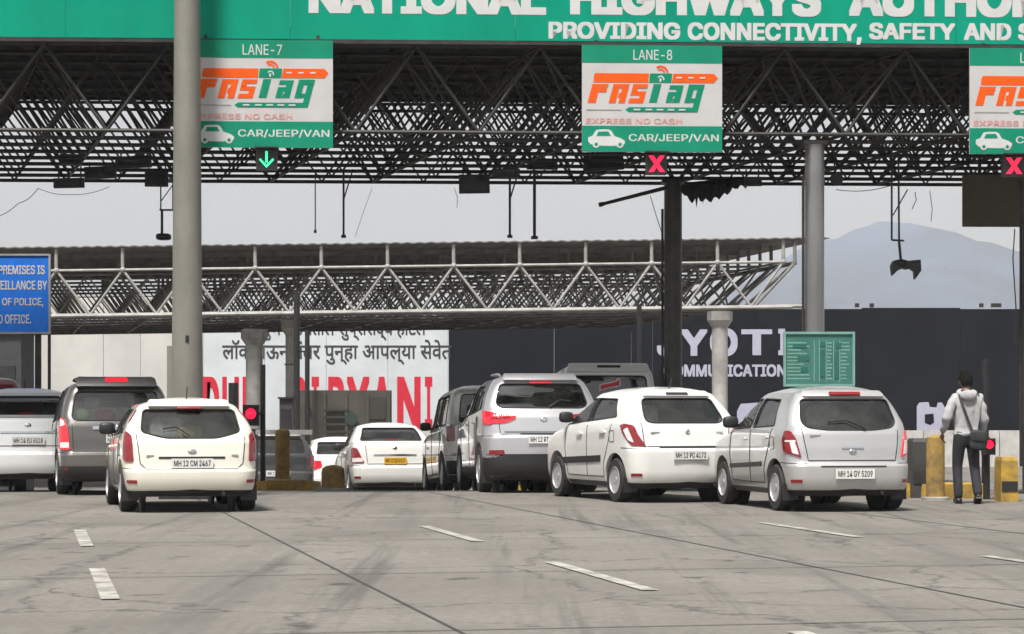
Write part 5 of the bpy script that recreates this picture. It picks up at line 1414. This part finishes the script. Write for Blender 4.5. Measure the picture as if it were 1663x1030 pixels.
def head_mesh(c, turn=0.0, tilt=0.0):
    """Head with brow, nose, lips, chin and ears, facing +y."""
    mb = MB(); n, m = 28, 22; V = []
    for i in range(m + 1):
        th = math.pi * i / m
        for q in range(n):
            ph = 2 * math.pi * q / n
            x, y, z = math.sin(th) * math.cos(ph), math.sin(th) * math.sin(ph), math.cos(th)
            jaw = 1 - 0.30 * max(0, -z) ** 1.3
            px, py, pz = 0.082 * x * jaw, 0.100 * y * (jaw if y > 0 else 1 - 0.25 * max(0, -z)), 0.118 * z
            if y > 0.55:
                f = (y - 0.55) / 0.45
                py += f * (0.022 * math.exp(-(x / 0.14) ** 2 - ((z + 0.22) / 0.16) ** 2) + 0.006 * math.exp(-((z - 0.16) / 0.08) ** 2) - 0.008 * (math.exp(-((abs(x) - 0.36) / 0.14) ** 2 - ((z - 0.0) / 0.10) ** 2)) + 0.006 * math.exp(-(x / 0.25) ** 2 - ((z + 0.52) / 0.07) ** 2) + 0.008 * math.exp(-(x / 0.2) ** 2 - ((z + 0.82) / 0.1) ** 2))
            V.append((px, py, pz))
    mb.add(V, [(i * n + q, (i + 1) * n + q, (i + 1) * n + (q + 1) % n, i * n + (q + 1) % n) for i in range(m) for q in range(n)])
    for sg in (-1, 1): mb.blob((sg * 0.084, -0.008, -0.012), (0.010, 0.020, 0.032), n=10, m=8)
    rot = Matrix.Rotation(turn, 3, 'Z') @ Matrix.Rotation(tilt, 3, 'X')
    mb.v = [tuple(rot @ Vector(p) + Vector(c)) for p in mb.v]
    hb = MB(); V = []
    rng = random.Random(2)
    for i in range(15):
        th = math.pi * 0.62 * i / 14
        for q in range(28):
            ph = 2 * math.pi * q / 28
            fr = math.sin(ph) > 0.45
            t2 = min(th * 1.2, math.pi * (0.27 if fr else (0.74 if math.sin(ph) < -0.35 else 0.50)) + 0.05 * math.sin(q * 2.3))
            r = 1.09 + rng.uniform(0, 0.10)
            V.append((0.085 * r * math.sin(t2) * math.cos(ph), 0.099 * r * math.sin(t2) * math.sin(ph) - 0.004, 0.120 * r * math.cos(t2)))
    hb.add(V, [(i * 28 + q, (i + 1) * 28 + q, (i + 1) * 28 + (q + 1) % 28, i * 28 + (q + 1) % 28) for i in range(14) for q in range(28)])
    hb.v = [tuple(rot @ Vector(p) + Vector(c)) for p in hb.v]
    return mb, hb

def walking_man():
    d = 30.4
    t = thing('person', 'man in pale hooded top and dark trousers walking away beside the signal light', 'person', (PX(1569, d), d, 0.0), R(4))
    J = {'pelvis': ((0, 0, 0.95), (0.155, 0.105)), 'waist': ((0, -0.005, 1.10), (0.14, 0.10)), 'chest': ((0, -0.01, 1.30), (0.165, 0.115)), 'neck0': ((0, -0.005, 1.46), (0.09, 0.075)), 'neck': ((0, 0.012, 1.53), (0.052, 0.055)), 'skull': ((0, 0.03, 1.60), (0.05, 0.06)),
         'shL': ((-0.175, -0.01, 1.41), 0.062), 'elL': ((-0.275, -0.07, 1.13), 0.044), 'wrL': ((-0.30, 0.09, 0.93), 0.029),
         'shR': ((0.175, -0.01, 1.41), 0.062), 'elR': ((0.235, -0.02, 1.11), 0.044), 'wrR': ((0.235, 0.10, 0.90), 0.029),
         'hipL': ((-0.09, 0, 0.90), (0.088, 0.09)), 'knL': ((-0.105, 0.06, 0.50), (0.056, 0.06)), 'anL': ((-0.11, -0.02, 0.10), (0.036, 0.042)), 'toL': ((-0.125, 0.13, 0.045), (0.04, 0.03)),
         'hipR': ((0.09, 0, 0.90), (0.088, 0.09)), 'knR': ((0.11, -0.01, 0.50), (0.056, 0.06)), 'anR': ((0.115, -0.17, 0.15), (0.036, 0.042)), 'toR': ((0.13, -0.05, 0.045), (0.04, 0.03))}
    E = chain('pelvis', 'waist', 'chest', 'neck0', 'neck', 'skull') + [('chest', 'shL'), ('chest', 'shR'), ('pelvis', 'hipL'), ('pelvis', 'hipR')] + chain('shL', 'elL', 'wrL') + chain('shR', 'elR', 'wrR') + chain('hipL', 'knL', 'anL', 'toL') + chain('hipR', 'knR', 'anR', 'toR')
    ms = [skin_mesh(J, E, 'pelvis', 2)]
    ms += hand(J['wrL'][0], Vector(J['wrL'][0]) + Vector((0.02, 0.10, -0.12)), (0.3, -0.7, -0.6), (0.9, 0.1, 0))
    ms += hand(J['wrR'][0], Vector(J['wrR'][0]) + Vector((0.0, 0.05, -0.12)), (0.1, -0.9, -0.3), (-0.9, 0.1, 0))
    hm, hair = head_mesh((0, 0.045, 1.640), 0.10, R(-14))
    ms.append(hm.mesh('head', SKIN))
    body = join_meshes(ms); body.materials.append(SKIN); bo = link('body', body, t)
    hair.build('hair', HAIR, bo, smooth=70)
    top = mat('pale_grey_cotton', (0.42, 0.42, 0.43), 0.9, var=0.10, scale=8, bump=0.6, bscale=9)
    Jt = {'hem': ((0, 0, 0.87), (0.178, 0.128)), 'hem2': ((0, 0, 0.95), (0.185, 0.135)), 'waist': ((0, -0.005, 1.10), (0.168, 0.128)), 'chest': ((0, -0.015, 1.30), (0.185, 0.135)), 'nk': ((0, -0.012, 1.45), (0.115, 0.09)), 'nk2': ((0, 0.0, 1.50), (0.082, 0.075)),
          'shL': ((-0.178, -0.012, 1.405), 0.082), 'uaL': ((-0.23, -0.04, 1.27), 0.072), 'elL': ((-0.28, -0.075, 1.13), 0.066), 'faL': ((-0.293, 0.02, 1.02), 0.056), 'wrL': ((-0.30, 0.085, 0.945), 0.045),
          'shR': ((0.178, -0.012, 1.405), 0.082), 'uaR': ((0.21, -0.015, 1.26), 0.072), 'elR': ((0.238, -0.022, 1.11), 0.066), 'faR': ((0.238, 0.05, 1.0), 0.056), 'wrR': ((0.236, 0.095, 0.915), 0.045)}
    Et = chain('hem', 'hem2', 'waist', 'chest', 'nk', 'nk2') + [('chest', 'shL'), ('chest', 'shR')] + chain('shL', 'uaL', 'elL', 'faL', 'wrL') + chain('shR', 'uaR', 'elR', 'faR', 'wrR')
    tm = skin_mesh(Jt, Et, 'waist', 2); tm.materials.append(top)
    rng = random.Random(4)
    for v in tm.vertices:                      # creases in the cloth
        c = v.co; k = math.sin(c.z * 46 + c.x * 21) * 0.5 + math.sin(c.z * 27 - c.x * 38 + 1.3) * 0.5
        v.co = c + Vector((c.x, c.y, 0)).normalized() * 0.011 * k if (c.x or c.y) else c
    hd = link('hooded_top', tm, bo)
    hood = MB()
    path = [Vector((0.105 * math.cos(a), -0.035 + 0.085 * math.sin(a), 1.495 + 0.03 * math.sin(a) - 0.02)) for a in [math.pi * 2 * i / 20 for i in range(20)]]
    hood.tube(path, 0.036, 10, True); hood.blob((0, -0.115, 1.44), (0.115, 0.055, 0.075), e=0.9)
    hood.build('hood', top, hd, smooth=70)
    trm = mat('dark_denim', (0.022, 0.024, 0.032), 0.85, var=0.2, scale=10, bump=0.4, bscale=14)
    Jp = {'w': ((0, 0, 1.06), (0.155, 0.112)), 'p': ((0, 0, 0.93), (0.172, 0.124)), 'hipL': ((-0.09, 0.005, 0.83), (0.105, 0.105)), 'mL': ((-0.098, 0.035, 0.66), (0.085, 0.088)), 'knL': ((-0.105, 0.058, 0.50), 0.074), 'cL': ((-0.108, 0.02, 0.30), 0.068), 'anL': ((-0.11, -0.03, 0.05), 0.066),
          'hipR': ((0.09, 0.005, 0.83), (0.105, 0.105)), 'mR': ((0.10, 0.0, 0.66), (0.085, 0.088)), 'knR': ((0.11, -0.01, 0.50), 0.074), 'cR': ((0.113, -0.09, 0.30), 0.068), 'anR': ((0.115, -0.185, 0.09), 0.066)}
    tp = skin_mesh(Jp, chain('w', 'p') + chain('p', 'hipL', 'mL', 'knL', 'cL', 'anL') + chain('p', 'hipR', 'mR', 'knR', 'cR', 'anR'), 'p', 2); tp.materials.append(trm)
    link('trousers', tp, bo)
    for nm, a, tt in (('shoe', (-0.11, -0.03, 0.045), R(8)), ('shoe', (0.118, -0.16, 0.085), R(-28))):
        mb = MB().blob((0, 0.06, 0.0), (0.048, 0.135, 0.045), e=0.7).box((0, 0.06, -0.035), (0.088, 0.26, 0.022))
        mb.build(nm, M['black'], bo, smooth=50, loc=a, rot=(tt, 0, R(-6)))
    # shoulder bag
    bm_ = mat('black_bag', (0.030, 0.030, 0.034), 0.7, var=0.2, scale=12, bump=0.3)
    b = thing('shoulder_bag', "black shoulder bag hanging at the walking man's hip on a long strap", 'bag', t.location, R(4))
    MB().blob((0.12, -0.17, 0.85), (0.118, 0.055, 0.135), Matrix.Rotation(R(8), 3, 'Y'), n=20, m=12, e=0.45).build('pouch', bm_, b, smooth=60)
    MB().blob((0.12, -0.215, 0.90), (0.113, 0.025, 0.075), Matrix.Rotation(R(8), 3, 'Y'), n=20, m=10, e=0.5).build('flap', bm_, b, smooth=60)
    strap = [(0.14, 0.13, 0.93), (0.02, 0.165, 1.15), (-0.07, 0.13, 1.36), (-0.115, 0.03, 1.478), (-0.12, -0.06, 1.468), (-0.10, -0.145, 1.36), (-0.06, -0.165, 1.24), (-0.01, -0.16, 1.10), (0.04, -0.165, 0.97)]
    MB().tube(strap, 0.014, 6).build('strap', bm_, b, smooth=60)
walking_man()

def passenger():
    """Seated in the van, back of the head towards us."""
    th = van.rotation_euler.z; c, s = math.cos(th), math.sin(th)
    lx, ly = 0.55, 0.62
    t = thing('person', 'dark-haired passenger seated inside the white van behind its rear window', 'person', (van.location.x + lx * c - ly * s, van.location.y + lx * s + ly * c, van.location.z), th)
    z = 1.30
    J = {'pelvis': ((0, 0, z - 0.02), (0.16, 0.12)), 'chest': ((0, -0.02, z + 0.32), (0.165, 0.12)), 'nk': ((0, 0, z + 0.47), (0.055, 0.055)), 'sk': ((0, 0.02, z + 0.54), 0.05),
         'shL': ((-0.17, 0, z + 0.40), 0.06), 'elL': ((-0.22, 0.08, z + 0.15), 0.045), 'wrL': ((-0.12, 0.28, z + 0.10), 0.03), 'shR': ((0.17, 0, z + 0.40), 0.06), 'elR': ((0.22, 0.08, z + 0.15), 0.045), 'wrR': ((0.12, 0.28, z + 0.10), 0.03),
         'hL': ((-0.09, 0.05, z - 0.02), 0.09), 'kL': ((-0.11, 0.44, z - 0.04), 0.06), 'aL': ((-0.11, 0.46, z - 0.46), 0.04), 'hR': ((0.09, 0.05, z - 0.02), 0.09), 'kR': ((0.11, 0.44, z - 0.04), 0.06), 'aR': ((0.11, 0.46, z - 0.46), 0.04)}
    E = chain('pelvis', 'chest', 'nk', 'sk') + [('chest', 'shL'), ('chest', 'shR'), ('pelvis', 'hL'), ('pelvis', 'hR')] + chain('shL', 'elL', 'wrL') + chain('shR', 'elR', 'wrR') + chain('hL', 'kL', 'aL') + chain('hR', 'kR', 'aR')
    hm, hair = head_mesh((0, 0.03, z + 0.60), 0.4)
    ms = [skin_mesh(J, E, 'pelvis', 1), hm.mesh('head', SKIN)]
    for k in 'LR':
        w = Vector(J['wr' + k][0]); ms += hand(w, w + Vector((0, 0.1, -0.03)), (1, 0, 0), (0, 0, -1))
    me = join_meshes(ms); me.materials.append(SKIN); bo = link('body', me, t)
    hair.build('hair', HAIR, bo, smooth=70)
    Js = {k: (J[k][0], tuple(x + 0.018 for x in (J[k][1] if isinstance(J[k][1], tuple) else (J[k][1],) * 2))) for k in ('pelvis', 'chest', 'shL', 'elL', 'shR', 'elR')}
    sm = skin_mesh(Js, [('pelvis', 'chest'), ('chest', 'shL'), ('chest', 'shR'), ('shL', 'elL'), ('shR', 'elR')], 'pelvis', 1); sm.materials.append(mat('dark_shirt', (0.03, 0.03, 0.04), 0.9))
    link('shirt', sm, bo)
passenger()

# ------------------------------------------------------------------ islands, bollards, signals, posts
M['ochre'] = mat('ochre_paint', (0.34, 0.215, 0.05), 0.8, var=0.3, scale=5, col2=(0.15, 0.10, 0.045))
M['yellow'] = mat('yellow_road_paint', (0.44, 0.27, 0.03), 0.8, var=0.25, scale=5, col2=(0.20, 0.135, 0.05))
def island(label, p0, p1, w, h):
    a, b_ = Vector(p0), Vector(p1); u = (b_ - a).normalized(); n = Vector((u.y, -u.x))
    t = thing('traffic_island', label, 'island', (a.x, a.y, gz(a.y)), 0, 'raised islands between the lanes')
    k = int((b_ - a).length / 1.0)
    for i in range(k):
        q0, q1 = a + u * (b_ - a).length * i / k, a + u * ((b_ - a).length * (i + 1) / k - 0.012)
        ww = w * (0.55 if i == 0 else 1.0)
        V = []
        for q, wq in ((q0, ww), (q1, w)):
            for sg in (-1, 1):
                for zz, sh in ((-0.15, 0), (h, -0.03)):
                    e = q + n * sg * (wq / 2 + sh); V.append((e.x - a.x, e.y - a.y, gz(q.y) - gz(a.y) + zz))
        mb = MB(); mb.add(V, [(0, 1, 3, 2), (4, 6, 7, 5), (0, 4, 5, 1), (2, 3, 7, 6), (1, 5, 7, 3), (0, 2, 6, 4)])
        mb.build('kerb_block', M['yellow'] if i % 2 == 0 and i < 4 else (M['black'] if i < 4 else M['conc_grey']), t)
    return t
island('yellow and black kerbed island carrying the ochre bollard beside the cream hatchback', (-4.05, 41.2), (-7.6, 58.0), 1.5, 0.22)
island('yellow and black kerbed island under the walking man', (6.35, 32.2), (3.4, 44.0), 1.5, 0.20)
island('kerbed island between the beige carrier and the tall white van', (0.72, 44.0), (-2.6, 58.0), 1.4, 0.22)

def bollard(label, px, d, r, ytop, m, dome=True, g='bollards on the islands', name='bollard', base=0.0):
    z0 = gz(d) + base; h = PZ(ytop, d) - z0
    t = thing(name, label, 'bollard', (PX(px, d), d, z0), 0, g)
    MB().lathe([(r * 1.0, 0), (r, h - r * 0.8), (r * 0.92, h - r * 0.3), (r * 0.6, h - 0.02), (0.01, h)], n=18).build('post', m, t, smooth=40)
    MB().lathe([(r * 1.5, -0.02), (r * 1.5, 0.04), (r * 1.02, 0.05)], n=18).build('collar', M['conc_grey'], t, smooth=40)
    return t
bollard('tall ochre bollard in front of the dark blue grey hatchback', 459, 41.6, 0.135, 696, M['ochre'], base=0.2)
bollard('short ochre bollard in front of the white taxi', 541, 38.6, 0.20, 755, M['ochre'])
bollard('ochre bollard between the silver hatchback and the walking man', 1519, 31.6, 0.13, 706, M['ochre'])

def block(name, label, cat, px, d, w, dp, ytop, m, g=None, cap=None):
    h = PZ(ytop, d) - gz(d)
    t = thing(name, label, cat, (PX(px, d), d, gz(d)), 0, g)
    V = [(sx * w / 2 * k, sy * dp / 2 * k, z) for z, k in ((0, 1.0), (h - 0.05, 0.94), (h, 0.86)) for sx, sy in ((-1, -1), (1, -1), (1, 1), (-1, 1))]
    mb = MB(); mb.add(V, [(0, 1, 5, 4), (1, 2, 6, 5), (2, 3, 7, 6), (3, 0, 4, 7), (4, 5, 9, 8), (5, 6, 10, 9), (6, 7, 11, 10), (7, 4, 8, 11), (8, 9, 10, 11), (3, 2, 1, 0)])
    mb.build('body', m, t)
    MB().box((0, -dp / 2 - 0.004, h * 0.35), (w * 0.9, 0.012, h * 0.22)).build('stripe', cap or M['black'], t)
    return t
block('crash_block', 'dark grey crash block just right of the silver hatchback', 'barrier', 1494, 32.6, 0.30, 0.5, 712, M['col_dark'], None, M['steel_grey'])
block('crash_block', 'bright yellow crash block at the right picture edge', 'barrier', 1634, 31.2, 0.24, 0.45, 742, M['yellow'])

def signal(label, px, py, d, hw=0.13, post_px=None, top=None):
    z = PZ(py, d); x = PX(px, d)
    t = thing('signal_light', label, 'signal light', (x, d, gz(d)), 0, 'red signal lights at the islands')
    zz = z - gz(d)
    MB().box((0, 0.08, zz - 0.03), (hw * 2, 0.16, hw * 2.7)).build('housing', M['black'], t)
    MB().lathe([(hw * 0.72, 0.0), (hw * 0.6, -0.02), (hw * 0.3, -0.035), (0.005, -0.04)], axis='Y', n=18).build('lamp', mat('signal_red', (0.95, 0.015, 0.07), 0.3, emit=0.9, var=0.0), t, smooth=50, loc=(0, 0, zz))
    vz = MB(); k = 10
    for i in range(k):
        a0, a1 = math.pi * i / k, math.pi * (i + 1) / k; r = hw * 0.82
        vz.add([(r * math.cos(a0), 0, zz + r * math.sin(a0)), (r * math.cos(a1), 0, zz + r * math.sin(a1)), (r * math.cos(a1), -0.10, zz + r * math.sin(a1)), (r * math.cos(a0), -0.10, zz + r * math.sin(a0))], [(0, 1, 2, 3)])
    vz.build('visor', M['black'], t)
    px_ = 0 if post_px is None else PX(post_px, d) - x
    zt = (zz + 0.1) if top is None else PZ(top, d) - gz(d)
    MB().cyl((px_, 0.2, 0), (px_, 0.2, zt), 0.05, n=10).build('post', M['black'], t, smooth=40)
    MB().box((px_ / 2, 0.16, zz), (abs(px_) + 0.08, 0.04, 0.05)).build('bracket', M['black'], t)
signal('red signal light on black post between the cream hatchback and the ochre bollard', 407, 672, 42.6, 0.145, 425, 592)
signal('red signal light on the island to the right of the walking man', 1607, 722, 31.7, 0.085)

def post(label, px, d, r, y0, y1, m=None, cap=True, g='slim dark posts between the lanes', arms=()):
    zt = PZ(y0, d); zb = gz(d) if y1 is None else PZ(y1, d)
    t = thing('post', label, 'post', (PX(px, d), d, zb), 0, g); m = m or M['black']
    MB().cyl((0, 0, 0), (0, 0, zt - zb), r, n=10).build('shaft', m, t, smooth=40)
    if cap: MB().blob((0.02, 0, zt - zb), (r * 1.5, r * 1.6, r * 1.8), e=0.7).build('camera_head', m, t, smooth=60)
    for (z, dx) in arms: MB().box((dx / 2, 0, PZ(z, d) - zb), (abs(dx), 0.04, 0.04)).build('arm', m, t)
    return t
post('tall black post standing before the red letters of the white hoarding', 482, 55.5, 0.075, 476, None, cap=False, arms=((571, 0.36), (592, -0.3)))
post('shorter black post right beside the tall one before the white hoarding', 499, 56.5, 0.06, 536, None, cap=False)
post('slim black post rising behind the tall white van', 1038, 57.0, 0.065, 497, None, cap=False)
post('thick dark post standing just behind the walking man', 1600, 33.4, 0.055, 584, None, cap=False)
post('short stubby dark post above the roof of the cream hatchback', 379, 46.0, 0.10, 622, None, cap=False)
post('thin pale rod standing before the slate hoarding', 1025, 70.0, 0.02, 540, None, M['steel_pale'], False)

# barrier arm between lanes
bar = thing('barrier_arm', 'white barrier arm lowered across the lane beside the signal light', 'barrier', (PX(404, 43.4), 43.4, gz(43.4)), 0)
zb = PZ(702, 43.4) - gz(43.4)
MB().box((0, 0.1, zb / 2), (0.3, 0.3, zb + 0.12)).build('cabinet', M['steel_grey'], bar)
for i in range(4):
    MB().box((0.14 + 0.27 * (i + 0.5), -0.08, zb), (0.266, 0.05, 0.09)).build('arm', M['letter_w'] if i % 2 == 0 else M['conc_pale'], bar)

# ------------------------------------------------------------------ things hanging under the near canopy
def lamp_box(label, px0, py0, px1, py1, v, tilt=0.0):
    a, b_ = GW(px0, py0, v), GW(px1, py1, v); c = (a + b_) / 2
    t = thing('floodlight', label, 'floodlight', c, GY, 'black floodlights under the near canopy')
    w, h = abs(b_.x - a.x), abs(a.z - b_.z)
    V = [(sx * w / 2 * k, y, sz * h / 2 * k) for y, k in ((-0.09, 1.0), (0.02, 0.97), (0.12, 0.6)) for sx, sz in ((-1, -1), (1, -1), (1, 1), (-1, 1))]
    mb = MB(); mb.add(V, [(0, 3, 2, 1), (0, 1, 5, 4), (1, 2, 6, 5), (2, 3, 7, 6), (3, 0, 4, 7), (4, 5, 9, 8), (5, 6, 10, 9), (6, 7, 11, 10), (7, 4, 8, 11), (8, 9, 10, 11)])
    mb.build('housing', M['black'], t, rot=(0, tilt, 0))
    MB().box((0, -0.095, 0), (w * 0.86, 0.012, h * 0.7)).build('glass_front', mat('lamp_glass_dark', (0.03, 0.03, 0.033), 0.15, var=0.0), t, rot=(0, tilt, 0))
    top = max(5.33 - c.z, h / 2 + 0.05)
    for sx in (-1, 1): MB().box((sx * w * 0.36, 0.02, (top + h / 2) / 2), (0.025, 0.025, top - h / 2 + 0.06)).build('bracket', M['steel_dark'], t)
    return t
for lb, a in (('wide black floodlight lowest of those left of the grey pole', (88, 290, 138, 306, 5.6)), ('black floodlight just above the lowest one left of the pole', (138, 271, 190, 291, 5.0)), ('small black floodlight highest of those near the left edge', (98, 251, 133, 268, 4.2)),
              ('broad black floodlight close to the grey pole on its left', (188, 254, 247, 274, 4.4)), ('square black floodlight on the bracket touching the pole', (236, 279, 274, 304, 5.4)), ('large black floodlight hanging alone below mid canopy', (745, 284, 795, 315, 5.2)),
              ('flat black floodlight to the right of the large lone one', (800, 274, 842, 290, 5.0)), ('thin black floodlight between the lone one and the lane 8 board', (855, 261, 905, 276, 4.6)), ('black floodlight tucked under the left corner of the lane 8 board', (947, 248, 1012, 278, 4.2)),
              ('black floodlight right of the silver column top', (1208, 288, 1236, 303, 5.6))):
    lamp_box(lb, *a, tilt=R(random.uniform(-4, 4)))

def rod(label, px, v, y0, y1, r, foot=None, brace=True):
    a, b_ = GW(px, y0, v), GW(px, y1, v)
    t = thing('hanging_rod', label, 'rod', (a.x, a.y, b_.z), 0, 'rods hanging from the near canopy')
    MB().cyl((0, 0, 0), (0, 0, 5.33 - b_.z), r, n=8).build('rod', M['steel_dark'], t, smooth=40)
    if brace: MB().cyl((0, 0, (5.33 - b_.z) * 0.55), (0.16, 0, 5.33 - b_.z), r * 0.7, n=6).build('brace', M['steel_dark'], t, smooth=40)
    MB().box((0, 0, 0.02), (r * 4.4, r * 4, 0.05)).build('foot_plate', M['black'], t)
    return t
rod('short thin hanging rod below the green arrow side of mid canopy', 512, 5.8, 300, 378, 0.010, brace=False)
rod('dark hanging rod with side brace nearest the green arrow', 558, 5.6, 300, 386, 0.018)
rod('dark hanging rod with side brace under the large lone floodlight', 828, 5.4, 300, 386, 0.020)
rod('thick dark hanging rod left of the lane 8 board', 868, 5.6, 300, 388, 0.026, brace=False)

# camera frame left of the pole
p = GW(266, 388, 5.2)
cf = thing('camera_bracket', 'black camera bracket hanging left of the tall grey pole', 'bracket', p, GY)
hz = 5.33 - p.z
for x in (-0.05, 0.15): MB().box((x, 0, (hz + 0.48) / 2 + 0.0), (0.022, 0.022, hz - 0.48)).build('leg', M['black'], cf)
MB().box((0.05, 0, 0.48), (0.24, 0.03, 0.03)).build('crossbar', M['black'], cf)
MB().cyl((-0.05, 0, 0.62), (0.15, 0, 0.9), 0.010, n=6).build('brace', M['black'], cf)
MB().cyl((-0.03, 0, 0.06), (-0.03, 0, 0.48), 0.022, n=8).build('stem', M['black'], cf, smooth=40)
MB().blob((0.0, -0.03, 0.03), (0.13, 0.16, 0.055), e=0.6).build('camera', M['black'], cf, smooth=50)

# twin antenna on a long drop bracket, right
p = GW(1470, 432, 2.6)
an = thing('toll_antenna', 'black twin-armed sensor hanging on a long bracket before the hill', 'antenna', p, GY)
hz = 5.33 - p.z; S_ = p.y / F
def ap(px, py): return ((px - 1470) * S_, 0.0, (432 - py) * S_)
for a, b_, r in (((1448, 306), (1448, 390), 0.016), ((1459, 306), (1460, 390), 0.016), ((1448, 390), (1468, 391), 0.016), ((1450, 350), (1474, 308), 0.010), ((1460, 392), (1463, 424), 0.022)):
    A, B = list(ap(*a)), list(ap(*b_))
    if a[1] < 310: A[2] = hz
    MB().cyl(A, B, r, n=8).build('bracket', M['black'], an, smooth=40)
claw = [(1446, 432), (1450, 424), (1462, 421), (1474, 424), (1494, 422), (1495, 440), (1485, 454), (1484, 441), (1478, 437), (1470, 438), (1466, 436), (1456, 440), (1448, 448)]
MB().plate([(q[0], q[2]) for q in (ap(*c) for c in claw)], -0.07, 0.07).build('sensor_arms', M['black'], an)
MB().blob(ap(1463, 428), (0.09, 0.10, 0.06), e=0.7).build('hub', M['black'], an, smooth=50)

# round horn speaker by the silver column
p = GW(1357, 292, 2.4)
hs_ = thing('horn_speaker', 'round black horn speaker beside the top of the silver column', 'speaker', p, GY)
MB().lathe([(0.098, -0.10), (0.105, -0.09), (0.07, 0.0), (0.03, 0.08), (0.03, 0.16)], axis='Y', n=20).build('horn', M['black'], hs_, smooth=40)
MB().cyl((0, 0.1, 0), (0, 0.1, 5.33 - p.z), 0.012, n=6).build('bracket', M['black'], hs_)

# slanting boom and torn tarpaulin by the dark column
a, b_ = GW(973, 333, 6.0), GW(1082, 305, 6.2)
bm_ = thing('boom_pole', 'dark pole sticking out at a slant left of the dark column top', 'pole', a)
MB().cyl((0, 0, 0), b_ - a, 0.030, 0.036, n=10).build('shaft', M['black'], bm_, smooth=40)
MB().cyl((0, 0, 0), (b_ - a) * 0.06, 0.040, n=10).build('end_cap', M['black'], bm_, smooth=40)
def tarp():
    v = 6.0; c = GW(1155, 305, v)
    t = thing('tarpaulin', 'torn black tarpaulin drooping from the lattice right of the dark column', 'tarpaulin', c, GY)
    top = [(1107, 300), (1125, 296), (1150, 293), (1175, 291), (1200, 290), (1212, 292)]
    low = [(1110, 312), (1122, 331), (1127, 322), (1150, 327), (1175, 318), (1198, 303)]
    mb = MB(); V = []; n = 24; rng = random.Random(9); sc = c.y / F
    for k in range(2):
        for j in range(9):
            for i in range(n + 1):
                x = 1107 + 105 * i / n; tt = j / 8
                y = np.interp(x, [q[0] for q in top], [q[1] for q in top]) * (1 - tt) + (np.interp(x, [q[0] for q in low], [q[1] for q in low]) + 4 * math.sin(i * 1.9)) * tt
                dp = 0.16 * math.sin(tt * math.pi) + 0.05 * math.sin(i * 0.8 + j) + rng.uniform(-0.02, 0.02)
                V.append(((x - 1155) * sc, dp * (1 if k == 0 else -0.8), (305 - y) * sc))
    N = (n + 1) * 9; Fs = []
    for k in range(2):
        Fs += [(k * N + j * (n + 1) + i, k * N + j * (n + 1) + i + 1, k * N + (j + 1) * (n + 1) + i + 1, k * N + (j + 1) * (n + 1) + i) for j in range(8) for i in range(n)]
    mb.add(V, Fs); mb.build('cloth', M['roof_dark'], t)
    for (x0, x1, y1) in ((1128, 1134, 338), (1140, 1143, 333)):
        MB().plate([((x0 - 1155) * sc, -10 * sc), ((x1 - 1155) * sc, -12 * sc), (((x0 + x1) / 2 - 1155) * sc, (305 - y1) * sc)], -0.01, 0.01).build('torn_strip', M['roof_dark'], t)
tarp()

# brown board hanging at the right edge
a, b_ = GW(1563, 284, 3.4), GW(1720, 369, 3.4)
ob = thing('hanging_board', 'plain olive brown board hanging behind the lane 9 board', 'board', ((a.x + b_.x) / 2, (a.y + b_.y) / 2, b_.z), GY)
MB().box((0, 0, (a.z - b_.z) / 2), (b_.x - a.x, 0.05, a.z - b_.z)).build('panel', mat('olive_brown_sheet', (0.085, 0.078, 0.058), 0.7, var=0.12, scale=1.5), ob)
for x in (-0.5, 0.5): MB().box((x, 0.04, (a.z - b_.z) / 2 + 0.2), (0.05, 0.04, a.z - b_.z + 0.4)).build('hanger', M['steel_dark'], ob)

def cable(label, pts, v, r=0.006, sag=0.0):
    P = [GW(x, y, v) for x, y in pts]; out = []
    for i in range(len(P) - 1):
        for k in range(8):
            t = k / 8; q = P[i].lerp(P[i + 1], t); q.z -= sag * 4 * t * (1 - t); out.append(q)
    out.append(P[-1]); o = out[0].copy()
    t_ = thing('cable', label, 'cable', o, 0, 'loose cables under the near canopy')
    MB().tube([q - o for q in out], r, 5).build('cord', M['black'], t_, smooth=60)
cable('loose cable drooping at the far left edge of the canopy', [(-10, 352), (30, 330), (62, 306)], 5.6, 0.006, 0.05)
cable('looped cable below the lowest floodlight left of the pole', [(62, 306), (118, 316), (178, 303)], 5.6, 0.005, 0.04)
cable('thin wire hanging beside the dark column', [(1056, 318), (1064, 345), (1076, 382)], 6.3, 0.007)
cable('wire strung from the horn speaker to the long bracket', [(1358, 308), (1445, 302)], 2.5, 0.006, 0.05)
cable('thin wire slanting down beside the braced rod of mid canopy', [(604, 306), (590, 345), (577, 384)], 5.6, 0.004)
cable('cable running down at the right edge column', [(1648, 372), (1645, 420), (1650, 500), (1650, 560)], 1.0, 0.010)
cable('short dangling wire right of the long bracket', [(1486, 312), (1488, 325), (1481, 340)], 3.0, 0.007)
cable('longer dangling wire right of the long bracket', [(1510, 310), (1514, 340), (1512, 360)], 3.0, 0.006)
cable('dangling wire below the large lone floodlight', [(738, 306), (743, 322), (742, 338)], 5.4, 0.005)

cab = thing('control_cabinet', 'dark grey lane control cabinet standing behind the tall ochre bollard', 'cabinet', (PX(466, 50.5), 50.5, gz(50.5)))
hc_ = PZ(648, 50.5) - gz(50.5)
MB().box((0, 0, hc_ / 2), (0.30, 0.34, hc_)).build('body', M['col_dark'], cab)
MB().box((0, -0.02, hc_ + 0.02), (0.36, 0.42, 0.04)).build('lid', M['steel_dark'], cab)
MB().box((0, -0.176, hc_ * 0.55), (0.24, 0.012, hc_ * 0.7)).build('door', M['steel_dark'], cab)
